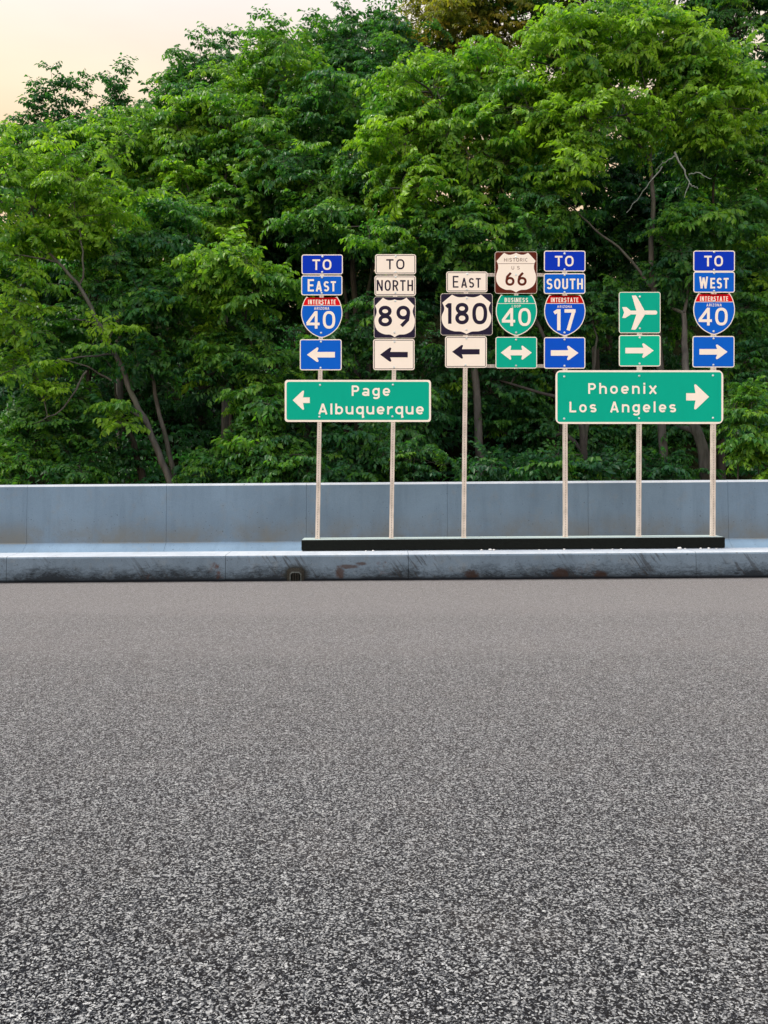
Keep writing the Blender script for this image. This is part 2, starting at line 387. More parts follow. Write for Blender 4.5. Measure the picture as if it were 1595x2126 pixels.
# base beam under the posts
BY0, BY1 = 12.915, 13.30
bx0 = (627 - 797.5) / F * BY0; bx1 = (1505 - 797.5) / F * BY0
BZ0, BZ1 = .392, .552
beam = empty('base_beam', ((bx0 + bx1)/2, BY0, BZ0), label='long black beam with dusty top lying on the kerb and holding all the sign posts', cat='beam')
beam.location = (0, 0, 0)
prof = [(BY0, BZ0), (BY0 - .004, BZ0 + .02), (BY0 - .004, BZ1 - .015), (BY0 + .008, BZ1), (BY1 - .02, BZ1 + .002), (BY1, BZ1 - .02), (BY1, BZ0)]
extrude_profile(prof, bx0, bx1, lambda k: 0 if k != 3 else 1, [M['beam'], M['beam_top']], 'beam_body', beam)
mb = MB()
for (xa, xb) in ((bx1, bx1 + .008), (bx0 - .008, bx0)):
    mb.box(xa, xb, BY0 + .01, BY1 - .03, BZ0 + zx(xa) + .01, BZ1 + zx(xa) - .012)
mb.build('end_cap', M['beam'], beam)

# white stone crumbs in front of the beam
STL = ['first white chip from the left end of the beam', 'second white chip from the left, close beside the first below the NORTH post', 'left one of three white chips gathered right of the plain middle post',
       'biggest white chip of the three gathered right of the plain middle post', 'right one of three white chips gathered right of the plain middle post', 'left chip of the close pair between the middle post and the SOUTH post',
       'right chip of the close pair between the middle post and the SOUTH post', 'white chip right at the foot of the SOUTH 17 post', 'lone white chip a little right of the SOUTH 17 post',
       'left chip of the pair left of the airplane sign post', 'right chip of the pair left of the airplane sign post', 'largest white stone chip, upright, between the airplane post and the last post',
       'small white chip touching the right side of the largest chip', 'white chip just left of the rightmost post foot', 'white chip right under the rightmost post foot', 'last tiny white chip near the right end of the beam']
for i, (px, s_) in enumerate([(760, .012), (775, .017), (1000, .016), (1018, .026), (1026, .02), (1120, .012), (1135, .011), (1172, .018), (1230, .014), (1272, .013), (1290, .015), (1411, .032), (1423, .014), (1455, .018), (1472, .02), (1488, .012)]):
    me = bpy.data.meshes.new('white_stone'); bm = bmesh.new(); s_ *= .8; bmesh.ops.create_icosphere(bm, subdivisions=2, radius=s_)
    for v in bm.verts: v.co = Vector((v.co.x * rnd.uniform(1.1, 1.5), v.co.y, v.co.z * rnd.uniform(.6, .85))) * rnd.uniform(.88, 1.12)
    bm.to_mesh(me); bm.free(); me.materials.append(M['stone'])
    o = bpy.data.objects.new('white_stone', me); COL.objects.link(o)
    x = (px - 797.5) / F * 12.86
    o.location = (x, 12.86, .384 + zx(x) + s_ * .5)
    big_ = i == 11
    tagp(o, STL[i],
         'stone', 'white stone chips along the black beam')

# ------------------------------------------------------------------ sign lettering (stroke font)
def arc(cx, cy, rx, ry, a0, a1, n_=14, p_=2.0):
    o = []
    for i in range(n_ + 1):
        a = radians(a0 + (a1 - a0) * i / n_); c_, s_ = cos(a), sin(a)
        o.append((cx + rx * math.copysign(abs(c_) ** (2/p_), c_), cy + ry * math.copysign(abs(s_) ** (2/p_), s_)))
    return o
def oval(cx, cy, rx, ry, p_=2.3): return ('closed', arc(cx, cy, rx, ry, 0, 360, 36, p_)[:-1])
def glyph(ch, w, s):
    """strokes on centre lines, cap height 1, width w, half stroke s"""
    l_, r_, b_, t_ = s, w - s, s, 1 - s; mx = w / 2
    if ch == 'T': return [[(0, t_), (w, t_)], [(mx, 1 - 2*s), (mx, 0)]]
    if ch == 'O' or ch == '0': return [oval(mx, .5, mx - s, .5 - s, 2.5)]
    if ch == 'E': return [[(l_, 0), (l_, 1)], [(2*s, t_), (w, t_)], [(2*s, .5), (w * .9, .5)], [(2*s, b_), (w, b_)]]
    if ch == 'L': return [[(l_, 0), (l_, 1)], [(2*s, b_), (w, b_)]]
    if ch == 'I': return [[(mx, 0), (mx, 1)]]
    if ch == 'H': return [[(l_, 0), (l_, 1)], [(r_, 0), (r_, 1)], [(2*s, .5), (w - 2*s, .5)]]
    if ch == 'A': return [[(s * 1.05, 0), (mx, 1)], [(w - s * 1.05, 0), (mx, 1)], [(w * .2, .28), (w * .8, .28)]]
    if ch == 'N': return [[(l_, 0), (l_, 1)], [(r_, 0), (r_, 1)], [(l_, 1), (r_, 0)]]
    if ch == 'Z': return [[(0, t_), (w, t_)], [(0, b_), (w, b_)], [(w - s * 1.2, t_), (s * 1.2, b_)]]
    if ch == 'W': return [[(l_, 1), (w * .28, 0)], [(w * .28, 0), (mx, .92)], [(mx, .92), (w * .72, 0)], [(w * .72, 0), (r_, 1)]]
    if ch == 'U': return [[(l_, 1)] + arc(mx, mx * .9, mx - s, mx * .9 - s, 180, 360, 16, 2.4) + [(r_, 1)]]
    if ch == 'C': return [arc(mx, .5, mx - s, .5 - s, 48, 312, 30, 2.5)]
    if ch in 'PRB':
        ym = .46 if ch != 'B' else .52; ra = (t_ - ym) / 2; cx = r_ - ra * .95
        bowl = [(2*s, t_)] + arc(cx, (t_ + ym) / 2, ra * .95, ra, 90, -90, 14) + [(2*s, ym)]
        o = [[(l_, 0), (l_, 1)], bowl]
        if ch == 'R': o.append([(w * .52, ym), (r_ + s * .1, 0)])
        if ch == 'B':
            rb = (ym - b_) / 2; o.append([(2*s, ym)] + arc(r_ - rb * .95, (ym + b_) / 2, rb * .95, rb, 90, -90, 14) + [(2*s, b_)])
        return o
    if ch == 'S':
        ru = (t_ - .5) / 2; rl = (.5 - b_) / 2
        up = arc(mx, .5 + ru, mx - s, ru, 25, 270, 20, 2.2); lo = arc(mx, .5 - rl, mx - s, rl, 90, -155, 20, 2.2)
        return [up[:-1] + lo]
    if ch == '1': return [[(r_, 0), (r_, 1)], [(r_ - s * .5, 1 - s * .8), (0, 1 - s * 2.3)]]
    if ch == '7': return [[(0, t_), (w, t_)], [(w - s * 1.1, 1 - s * 1.2), (w * .33, 0)]]
    if ch == '4': return [[(w * .74, 0), (w * .74, 1)], [(0, .27), (w, .27)], [(w * .74 - s * .4, 1 - s * .9), (s * .55, .27 + s * .3)]]
    if ch == '8': return [oval(mx, .735, mx - s - w * .03, .265 - s, 2.1), oval(mx, .285, mx - s, .285 - s, 2.1)]
    if ch == '9': return [oval(mx, .665, mx - s, .335 - s, 2.1), [(r_ - s * .02, .60), (w * .80, .32), (w * .36 , 0.02)]]
    if ch == '6': return [oval(mx, .335, mx - s, .335 - s, 2.1), [(l_ + s * .02, .40), (w * .20, .68), (w * .60, .98)]]
    # lower case, x-height .76
    X = .76
    if ch == 'o': return [oval(mx, X/2, mx - s, X/2 - s, 2.2)]
    if ch == 'e': return [arc(mx, X/2, mx - s, X/2 - s, 0, 318, 30, 2.2), [(s * 1.2, X * .5 - s * .2), (w - s * .4, X * .5 - s * .2)]]
    if ch == 'l': return [[(mx, 0), (mx, 1.02)]]
    if ch == 'i': return [[(mx, 0), (mx, X)], [(mx, X + .10), (mx, X + .10 + 2*s)]]
    if ch == 'b': return [[(l_, 0), (l_, 1.02)], oval(mx, X/2, mx - s, X/2 - s, 2.2)]
    if ch == 'q': return [[(r_, X), (r_, -.24), (r_ + s * 1.4, -.20)], oval(mx, X/2, mx - s, X/2 - s, 2.2)]
    if ch == 'g': return [oval(mx, X/2, mx - s, X/2 - s, 2.2), [(r_, X)] + arc(mx, -.05, mx - s, .17, 0, -150, 14)]
    if ch == 'a': return [[(l_ + .02, X * .80)] + arc(mx, X * .72, mx - s, X * .28 - s, 140, 0, 12) + [(r_, 0)], oval(mx - .01, X * .27, mx - s - .01, X * .28 - s, 2.2)]
    if ch == 'u': return [[(l_, X)] + arc(mx, mx * .9, mx - s, mx * .9 - s, 180, 360, 14, 2.3), [(r_, X), (r_, 0)]]
    if ch in 'nh': return [[(l_, 0), (l_, X if ch == 'n' else 1.02)], arc(mx, X - mx * .9, mx - s, mx * .9 - s, 180, 0, 14, 2.3) + [(r_, 0)]]
    if ch == 'r': return [[(l_, 0), (l_, X)], arc(l_ + (w - l_) * .9, X - (w) * .78, (w - l_) * .9, w * .78 - s, 172, 82, 10)]
    if ch == 'x': return [[(s * .8, 0), (w - s * .8, X)], [(s * .8, X), (w - s * .8, 0)]]
    if ch == 's':
        ru = (X - s - X/2) / 2
        return [arc(mx, X/2 + ru, mx - s, ru, 28, 270, 18, 2.2)[:-1] + arc(mx, X/2 - ru, mx - s, ru, 90, -152, 18, 2.2)]
    return []
WID = {'I': .2, 'T': .6, 'L': .56, 'E': .58, 'W': .92, 'A': .74, '1': .36, '4': .72, 'i': .2, 'l': .2, 'r': .44, 's': .56, 'x': .64, 'O': .68, '0': .68, 'a': .6, 'N': .66, 'P': .62}
def ribbon(mb, pts, hw, y, closed=False):
    n_ = len(pts); Lf, Rt = [], []
    for i in range(n_):
        p0 = pts[(i-1) % n_] if (closed or i) else None; p1 = pts[i]; p2 = pts[(i+1) % n_] if (closed or i < n_-1) else None
        d1 = None if p0 is None else Vector((p1[0]-p0[0], p1[1]-p0[1])); d2 = None if p2 is None else Vector((p2[0]-p1[0], p2[1]-p1[1]))
        if d1 is not None and d1.length < 1e-7: d1 = d2
        if d2 is not None and d2.length < 1e-7: d2 = d1
        if d1 is None: d1 = d2
        if d2 is None: d2 = d1
        d1 = d1.normalized(); d2 = d2.normalized(); m_ = (d1 + d2)
        m_ = m_.normalized() if m_.length > 1e-6 else d1
        k = hw / max(.45, m_.dot(d1)); nx, ny = -m_.y * k, m_.x * k
        Lf.append((p1[0] + nx, y, p1[1] + ny)); Rt.append((p1[0] - nx, y, p1[1] - ny))
    fs = [(i, n_ + i, n_ + (i+1) % n_, (i+1) % n_) for i in range(n_ if closed else n_-1)]
    mb.add(Lf + Rt, fs)
def draw_text(mb, text, x0, x1, zb, h, y, sw=.15, gap=.2, big_first=0, space=.5):
    """text between x0 and x1 with baseline zb and cap height h (metres, sign-local)"""
    ws = [(WID.get(c, .62) if c != ' ' else space) * (1 + (big_first if i == 0 else 0)) for i, c in enumerate(text)]
    tot = sum(ws) + gap * (len(text) - 1); k = (x1 - x0) / (tot * h)
    x = x0; lv = 0
    for i, c in enumerate(text):
        hh = h * (1 + big_first) if (big_first and i == 0) else h
        w = ws[i] * k * h
        if c != ' ':
            g_ = glyph(c, w / hh, sw / 2 * h / hh * (1.04 if hh > h else 1))
            for st in g_:
                cl = isinstance(st, tuple); pts = st[1] if cl else st
                ribbon(mb, [(x + a * hh, zb + b_ * hh) for a, b_ in pts], sw / 2 * h, y - .0003 * (lv % 4), cl); lv += 1
        x += w + gap * k * h

# ------------------------------------------------------------------ signs
SY = 13.064; SC = F / SY          # sign plane, px per metre there
Z1 = (580, 500, 340/1595); Z2 = (900, 500, 330/1595); Z3 = (1130, 500, 420/1595)
def rrect(w, h, r_, y, n_=5):
    o = []
    for cx, cz, a0 in ((w/2-r_, h/2-r_, 0), (-w/2+r_, h/2-r_, 90), (-w/2+r_, -h/2+r_, 180), (w/2-r_, -h/2+r_, 270)):
        for i in range(n_+1):
            a = radians(a0 + 90*i/n_); o.append((cx + r_*cos(a), y, cz + r_*sin(a)))
    return o
def flat(name, pts, mat, parent):        # one flat figure facing the road
    return mesh_obj(name, pts, [tuple(range(len(pts)))], mat, parent)
def plate(name, pts2, mat, parent, th=.003):
    n_ = len(pts2); v = [(a, 0, b_) for a, b_ in pts2] + [(a, th, b_) for a, b_ in pts2]
    f = [tuple(range(n_)), tuple(range(2*n_-1, n_-1, -1))] + [(i, n_+i, n_+(i+1) % n_, (i+1) % n_) for i in range(n_)]
    return mesh_obj(name, v, f, [mat, M['plate_back']], parent, [0, 1] + [0]*n_)
class Sign:
    def __init__(s, zz, box, name, label, cat, lean=0, yoff=0):
        s.zz = zz; x0, y0, x1, y1 = [v * zz[2] for v in box]
        x0 += zz[0]; x1 += zz[0]; y0 += zz[1]; y1 += zz[1]
        s.cx, s.cy = (x0+x1)/2, (y0+y1)/2; s.w = (x1-x0)/SC; s.h = (y1-y0)/SC
        p_ = at(s.cx, s.cy, SY); p_.y = SY + yoff; s.lean = lean
        k_ = .010 if s.w < 1.2 else .001
        s.o = empty(name, p_, (rnd.uniform(-k_, k_), 0, rnd.uniform(-k_, k_)), label=label, cat=cat, group='route and direction signs on the posts')
    def P(s, zx_, zy_):                   # zoom pixel -> sign-local metres
        return ((zx_*s.zz[2] + s.zz[0] - s.cx)/SC, -(zy_*s.zz[2] + s.zz[1] - s.cy)/SC)
    def rect(s, name, mat, inset, y, r_=.03):
        return flat(name, rrect(s.w - 2*inset, s.h - 2*inset, max(.004, r_ - inset), y), mat, s.o)
    def panel(s, mat, r_=.035):
        return plate('panel', [(a, b_) for a, _, b_ in rrect(s.w, s.h, r_, 0)], mat, s.o)
    def text(s, txt, x0, x1, ytop, ybase, mat, sw=.15, gap=.2, y=-.0030, name='lettering', **k):
        mb = MB(); a, zb = s.P(x0, ybase); b_, zt = s.P(x1, ytop)
        draw_text(mb, txt, a, b_, zb, zt - zb, y, sw, gap, **k); return mb.build(name, mat, s.o)
    def poly(s, name, pts, mat, y): return flat(name, [(*[s.P(*q)[0]], y, s.P(*q)[1]) for q in pts][::1], mat, s.o)
    def bolts(s, pts):
        for q in pts:
            a, c_ = s.P(*q); mb = MB(); r_ = .0165; n_ = 12
            ring0 = [(a + r_*cos(2*pi*i/n_), -.002, c_ + r_*sin(2*pi*i/n_)) for i in range(n_)]
            ring1 = [(a + r_*.75*cos(2*pi*i/n_), -.012, c_ + r_*.75*sin(2*pi*i/n_)) for i in range(n_)]
            mb.add(ring0 + ring1 + [(a, -.0155, c_)], [(i, (i+1) % n_, n_+(i+1) % n_, n_+i) for i in range(n_)] + [(n_+i, n_+(i+1) % n_, 2*n_) for i in range(n_)])
            mb.build('bolt', M['bolt'], s.o, True)
ARW = [(0, 0), (86, 63), (97, 70), (108, 69), (112, 60), (100, 27)]
ARB = [(0, 0), (92, 88), (101, 94), (109, 91), (110, 82), (101, 27)]
def arrow_pts(tip, tail, y, k, up, sx):
    a = [(tip + sx*q[0]*k, y - q[1]*k) for q in up]; b_ = [(tip + sx*q[0]*k, y + q[1]*k) for q in up[1:]][::-1]
    t_ = up[-1][1]*k
    return a + [(tail, y - t_), (tail, y + t_)] + b_
def mk_text_sign(zz, box, label, fld, txts, bolts, white=False, name='road_sign', r_=.035):
    s = Sign(zz, box, name, label, 'road sign'); s.panel(M['cream'], r_)
    if white:
        s.rect('border', M['navy'], .0145, -.0010, .034); s.rect('field', M['cream'], .0235, -.0018, .032)
    else: s.rect('field', M[fld], .0145 if s.w < 1.2 else .029, -.0012, .034 if s.w < 1.2 else .062)
    for t_ in txts:
        kw = dict(t_[6]) if len(t_) > 6 else {}
        s.text(t_[0], t_[1], t_[2], t_[3], t_[4], M[t_[5]], **kw)
    s.bolts(bolts); return s
def mk_arrow_sign(zz, box, label, fld, arr, ink, bolts, white=False):
    s = Sign(zz, box, 'arrow_sign', label, 'road sign'); s.panel(M['cream'])
    if white:
        s.rect('border', M['navy'], .0145, -.0010, .034); s.rect('field', M['cream'], .0235, -.0018, .032)
    else: s.rect('field', M[fld], .0145, -.0012, .034)
    s.poly('arrow', arr, M[ink], -.0032); s.bolts(bolts); return s

def smooth_poly(pts, n_=5):     # pts: (x,y,corner?) -> Catmull-Rom, corners kept
    o = []; m_ = len(pts)
    for i in range(m_):
        p0, p1, p2, p3 = pts[(i-1) % m_], pts[i], pts[(i+1) % m_], pts[(i+2) % m_]
        a = p1 if p1[2] else p0; d_ = p2 if p2[2] else p3
        for k in range(n_):
            t_ = k / n_
            o.append(tuple(.5*((2*p1[j]) + (-a[j]+p2[j])*t_ + (2*a[j]-5*p1[j]+4*p2[j]-d_[j])*t_*t_ + (-a[j]+3*p1[j]-3*p2[j]+d_[j])*t_**3) for j in (0, 1)))
    return o
# interstate shield, unit box: x -.5...5, y 0 (top) .. 1
HALF_I = [(0, .022, 1), (.10, .050, 0), (.22, .052, 0), (.30, .030, 0), (.372, .0, 1), (.44, .115, 0), (.487, .27, 0), (.5, .41, 0), (.478, .56, 0), (.40, .74, 0), (.26, .885, 0), (.10, .975, 0), (0, 1, 1)]
def mirror(h): return h + [(-x, y, c_) for x, y, c_ in h[::-1][1:-1]]
def half_poly(h, k, sx, sy): return [(x*sx, y*sy) for x, y in smooth_poly(mirror(h), 5)]
def inset_poly(pts, d_):
    n_ = len(pts); o = []; A = sum(pts[i][0]*pts[(i+1) % n_][1] - pts[(i+1) % n_][0]*pts[i][1] for i in range(n_)); sg = 1 if A > 0 else -1
    for i in range(n_):
        a = Vector(pts[i-1]); b_ = Vector(pts[i]); c_ = Vector(pts[(i+1) % n_])
        d1 = (b_-a); d2 = (c_-b_)
        d1 = d1.normalized() if d1.length > 1e-9 else d2.normalized(); d2 = d2.normalized() if d2.length > 1e-9 else d1
        m_ = (d1+d2).normalized(); k = min(2.0, 1/max(.3, m_.dot(d1)))
        o.append((b_.x - m_.y*sg*d_*k, b_.y + m_.x*sg*d_*k))
    return o
def clip_y(pts, y, keep_up):
    o = []; n_ = len(pts)
    for i in range(n_):
        a, b_ = pts[i], pts[(i+1) % n_]; ia = (a[1] > y) == keep_up; ib = (b_[1] > y) == keep_up
        if ia: o.append(a)
        if ia != ib:
            t_ = (y - a[1])/(b_[1]-a[1]); o.append((a[0] + t_*(b_[0]-a[0]), y))
    return o
def mk_interstate(zz, box, label, cap, fld, head, hx, sub, sx_, num, nx_, bolts, hy, sy_, ny_, liney, nsw=.155, ngap=.18):
    s = Sign(zz, box, 'route_shield_sign', label, 'road sign')
    out_ = [(x, s.h/2 - y) for x, y in half_poly(HALF_I, 5, s.w, s.h)]
    plate('panel', out_, M['cream'], s.o)
    inn = inset_poly(out_, .013); _, lz = s.P(0, liney)
    top = clip_y(inn, lz + .0045, True); bot = clip_y(inn, lz - .0045, False)
    flat('header_band', [(x, -.0014, z) for x, z in top], M[cap], s.o)
    flat('field', [(x, -.0014, z) for x, z in bot], M[fld], s.o)
    s.text(head, *hx, *hy, M['cream'], sw=.17, gap=.24)
    s.text(sub, *sx_, *sy_, M['cream'], sw=.15, gap=.24)
    s.text(num, *nx_, *ny_, M['cream'], sw=nsw, gap=ngap, name='numeral')
    s.bolts(bolts); return s
# US route shield, unit box of the white shape
HALF_U = [(0, .045, 1), (.06, .062, 0), (.15, .066, 0), (.22, .045, 0), (.292, 0, 1), (.35, .06, 0), (.49, .205, 1), (.452, .31, 0), (.455, .40, 0), (.5, .55, 0), (.485, .72, 0), (.41, .85, 0), (.26, .925, 0), (.12, .935, 0), (.045, .97, 0), (0, 1.0, 1)]
def mk_us(zz, box, sbox, label, bgc, ink, nums, bolts, extra=None, half=HALF_U):
    s = Sign(zz, box, 'route_shield_sign', label, 'road sign')
    s.panel(M['cream'], .04); s.rect('field', M[bgc], .0055, -.0010, .038)
    a, zt = s.P(sbox[0], sbox[1]); b_, zb = s.P(sbox[2], sbox[3]); cx = (a+b_)/2
    pts = [(cx + x, -.0018, zt - y) for x, y in half_poly(half, 5, b_-a, zt-zb)]
    flat('shield', pts, M['cream'], s.o)
    for t_ in nums: s.text(t_[0], t_[1], t_[2], t_[3], t_[4], M[ink], name=t_[6].pop('nm', 'numeral'), **t_[6])
    if extra: extra(s)
    s.bolts(bolts); return s

# column 1 (far left)
mk_text_sign(Z1, (217, 132, 619, 326), 'dark blue sign reading TO at the top of the left post', 'dark_blue', [('TO', 323, 508, 180, 283, 'cream', dict(sw=.17, gap=.2))], [(421, 153), (418, 304)])
mk_text_sign(Z1, (214, 337, 615, 530), 'blue sign reading EAST in white letters on the left post', 'blue',
             [('E', 277, 338, 373, 493, 'cream', dict(sw=.155)), ('AST', 355, 552, 393, 493, 'cream', dict(sw=.175, gap=.2))], [(417, 356), (414, 508)])
mk_interstate(Z1, (213, 543, 615, 943), 'red and blue interstate shield 40 on the left post below the EAST sign', 'red', 'blue', 'INTERSTATE', (282, 550), 'ARIZONA', (340, 487), '40', (265, 545),
              [(414, 622), (407, 896)], (573, 619), (644, 671), (684, 855), 630)
mk_arrow_sign(Z1, (200, 958, 608, 1260), 'blue sign with white arrow pointing left on the left post', 'blue', arrow_pts(270, 542, 1109, 1, ARW, 1), 'cream', [(406, 982), (402, 1237)])
s = mk_text_sign(Z1, (53, 1354, 1478, 1763), 'wide green sign reading Page Albuquerque with left arrow across the two left posts', 'green',
             [('Page', 706, 1080, 1408, 1510, 'cream', dict(sw=.175, gap=.26)), ('Albuquerque', 380, 1408, 1586, 1690, 'cream', dict(sw=.175, gap=.21))],
             [(397, 1404), (1107, 1402), (391, 1714), (1102, 1710)], name='destination_sign', r_=.045)
s.poly('arrow', arrow_pts(131, 297, 1552, 1, ARB, 1), M['cream'], -.0034)
# column 2
mk_text_sign(Z1, (933, 130, 1332, 325), 'cream sign reading TO in black at the top of the second post', None, [('TO', 1042, 1220, 178, 277, 'navy', dict(sw=.15, gap=.22))], [(1134, 152), (1133, 306)], white=True)
mk_text_sign(Z1, (928, 338, 1331, 534), 'cream sign reading NORTH in black letters', None, [('NORTH', 950, 1303, 382, 487, 'navy', dict(sw=.14, gap=.2))], [(1134, 352), (1132, 507)], white=True)
mk_us(Z1, (922, 543, 1327, 948), (929, 553, 1320, 938), 'navy square route sign with cream shield numbered 89', 'navy', 'navy',
      [('89', 965, 1275, 632, 833, 0, dict(sw=.17, gap=.2))], [(1130, 587), (1122, 893)])
mk_arrow_sign(Z1, (915, 956, 1318, 1258), 'cream left-arrow sign with black arrow hanging directly below number 89', None, arrow_pts(982, 1252, 1108, .98, ARW, 1), 'navy', [(1123, 982), (1118, 1233)], True)
# column 3
mk_text_sign(Z2, (130, 307, 543, 515), 'cream sign reading EAST in black above the 180 shield', None,
             [('E', 195, 252, 352, 470, 'navy', dict(sw=.12)), ('AST', 278, 476, 373, 470, 'navy', dict(sw=.15, gap=.22))], [(342, 334), (336, 492)], white=True)
mk_us(Z2, (72, 528, 594, 947), (84, 540, 581, 935), 'wide navy route sign with cream shield numbered 180', 'navy', 'navy',
      [('1', 130, 182, 625, 832, 0, dict(sw=.165)), ('80', 220, 540, 622, 837, 0, dict(sw=.165, gap=.16))], [(337, 577), (332, 893)])
mk_arrow_sign(Z2, (118, 957, 536, 1272), 'cream left-arrow sign with black arrow directly below the wide 180 sign', None, arrow_pts(188, 464, 1113, .98, ARW, 1), 'navy', [(333, 979), (323, 1247)], True)
# hanging column
HALF_H = [(0, 0, 1), (.05, .025, 0), (.14, .05, 0), (.22, .04, 0), (.298, 0.0, 1), (.37, .07, 0), (.49, .205, 1), (.455, .29, 0), (.45, .40, 0), (.5, .575, 0), (.485, .73, 0), (.41, .85, 0), (.27, .925, 0), (.13, .935, 0), (.05, .965, 0), (0, 1.0, 1)]
def hist(s):
    mb = MB(); a, z_ = s.P(646, 229); b_, _ = s.P(1013, 229); ribbon(mb, [(a, z_), (b_, z_)], .0032, -.0030); mb.build('divider_line', M['brown'], s.o)
mk_us(Z2, (617, 108, 1041, 528), (630, 120, 1030, 518), 'brown historic route sign with cream shield numbered 66', 'brown', 'brown',
      [('HISTORIC', 710, 947, 173, 208, 0, dict(sw=.12, gap=.26, nm='lettering')), ('US', 785, 866, 253, 287, 0, dict(sw=.12, gap=.75, nm='lettering')), ('66', 723, 936, 318, 450, 0, dict(sw=.175, gap=.2))],
      [(829, 165), (829, 340)], hist, HALF_H)
mk_interstate(Z2, (627, 538, 1041, 952), 'green business loop 40 shield under the brown 66 sign', 'green', 'green', 'BUSINESS', (715, 950), 'LOOP', (788, 877), '40', (688, 978),
              [(831, 610), (831, 920)], (571, 616), (643, 668), (674, 855), 628)
s = Sign(Z2, (624, 963, 1041, 1280), 'arrow_sign', 'green sign with white double-headed arrow', 'road sign'); s.panel(M['cream']); s.rect('field', M['green'], .0115, -.0012, .034)
u = [(0, 0), (83, 64), (93, 71), (102, 68), (104, 58), (97, 27)]
s.poly('arrow', [(677 + a, 1122 - b_) for a, b_ in u] + [(988 - a, 1122 - b_) for a, b_ in u[::-1]] + [(988 - a, 1122 + b_) for a, b_ in u[1:]] + [(677 + a, 1122 + b_) for a, b_ in u[::-1][:-1]], M['cream'], -.0032)
s.bolts([(830, 991), (830, 1253)])
# column 4
mk_text_sign(Z2, (1110, 97, 1527, 307), 'dark blue sign reading TO above the SOUTH sign', 'dark_blue', [('TO', 1220, 1407, 150, 256, 'cream', dict(sw=.17, gap=.2))], [(1317, 128), (1316, 287)])
mk_text_sign(Z2, (1108, 325, 1525, 532), 'blue sign reading SOUTH in white letters', 'blue', [('SOUTH', 1137, 1500, 379, 485, 'cream', dict(sw=.165, gap=.19))], [(1317, 343), (1316, 516)])
mk_interstate(Z2, (1112, 540, 1527, 953), 'red and blue interstate shield numbered 17', 'dark_red', 'deep_blue', 'INTERSTATE', (1180, 1455), 'ARIZONA', (1242, 1392), '17', (1212, 1427),
              [(1323, 615), (1316, 920)], (570, 616), (647, 672), (686, 898), 628, .16, .22)
mk_arrow_sign(Z2, (1110, 966, 1525, 1282), 'blue sign with white right arrow under the 17 shield', 'deep_blue', arrow_pts(1456, 1179, 1125, 1.02, ARW, -1), 'cream', [(1316, 990), (1316, 1254)])
s = mk_text_sign(Z3, (90, 1020, 1413, 1443), 'wide green sign reading Phoenix Los Angeles with right arrow across three posts', 'green',
             [('Phoenix', 348, 888, 1122, 1206, 'cream', dict(sw=.175, gap=.28)), ('Los Angeles', 200, 1040, 1268, 1352, 'cream', dict(sw=.175, gap=.26, space=.62))],
             [(158, 1070), (750, 1065), (1331, 1062), (158, 1402), (748, 1399), (1331, 1396)], name='destination_sign', r_=.085)
s.poly('arrow', arrow_pts(1300, 1120, 1230, 1.06, ARB, -1), M['cream'], -.0034)
# column 5
s = Sign(Z3, (590, 402, 918, 728), 'airport_sign', 'green square sign with white airplane symbol', 'road sign'); s.panel(M['cream']); s.rect('field', M['green'], .010, -.0012, .034)
up = [(692, 431), (722, 430), (729, 435), (792, 549), (878, 549)]
nose = [(878 + 14*sin(radians(a)), 565 - 16*cos(radians(a))) for a in range(20, 180, 20)]
s.poly('airplane_symbol', [(615, 522), (650, 522), (683, 550), (727, 550)] + up[:1] + up[1:] + nose + [(878, 581), (794, 581), (724, 697), (716, 701), (687, 700), (727, 580), (683, 580), (641, 608), (616, 608), (631, 565)], M['cream'], -.0032)
s.bolts([(755, 440), (755, 691)])
mk_arrow_sign(Z3, (590, 742, 918, 990), 'bright green sign with white right arrow under the airplane sign', 'bright_green', arrow_pts(864, 641, 865, .81, ARW, -1), 'cream', [(754, 762), (753, 968)])
# column 6
mk_text_sign(Z3, (1177, 76, 1505, 242), 'dark blue sign reading TO at the top of the rightmost post', 'dark_blue', [('TO', 1262, 1410, 117, 201, 'cream', dict(sw=.17, gap=.2))], [(1341, 89), (1340, 228)])
mk_text_sign(Z3, (1177, 243, 1505, 408), 'blue sign reading WEST in white letters', 'blue',
             [('W', 1222, 1292, 282, 375, 'cream', dict(sw=.155)), ('EST', 1310, 1455, 292, 375, 'cream', dict(sw=.17, gap=.2))], [(1341, 254), (1340, 395)])
mk_interstate(Z3, (1177, 412, 1505, 740), 'red and blue interstate shield 40 on the rightmost post below the WEST sign', 'red', 'blue', 'INTERSTATE', (1230, 1450), 'ARIZONA', (1280, 1400), '40', (1218, 1447),
              [(1340, 475), (1337, 713)], (438, 475), (495, 517), (527, 667), 481)
mk_arrow_sign(Z3, (1170, 750, 1502, 998), 'blue sign with white right arrow on the rightmost post', 'blue', arrow_pts(1446, 1224, 875, .82, ARW, -1), 'cream', [(1336, 770), (1335, 978)])

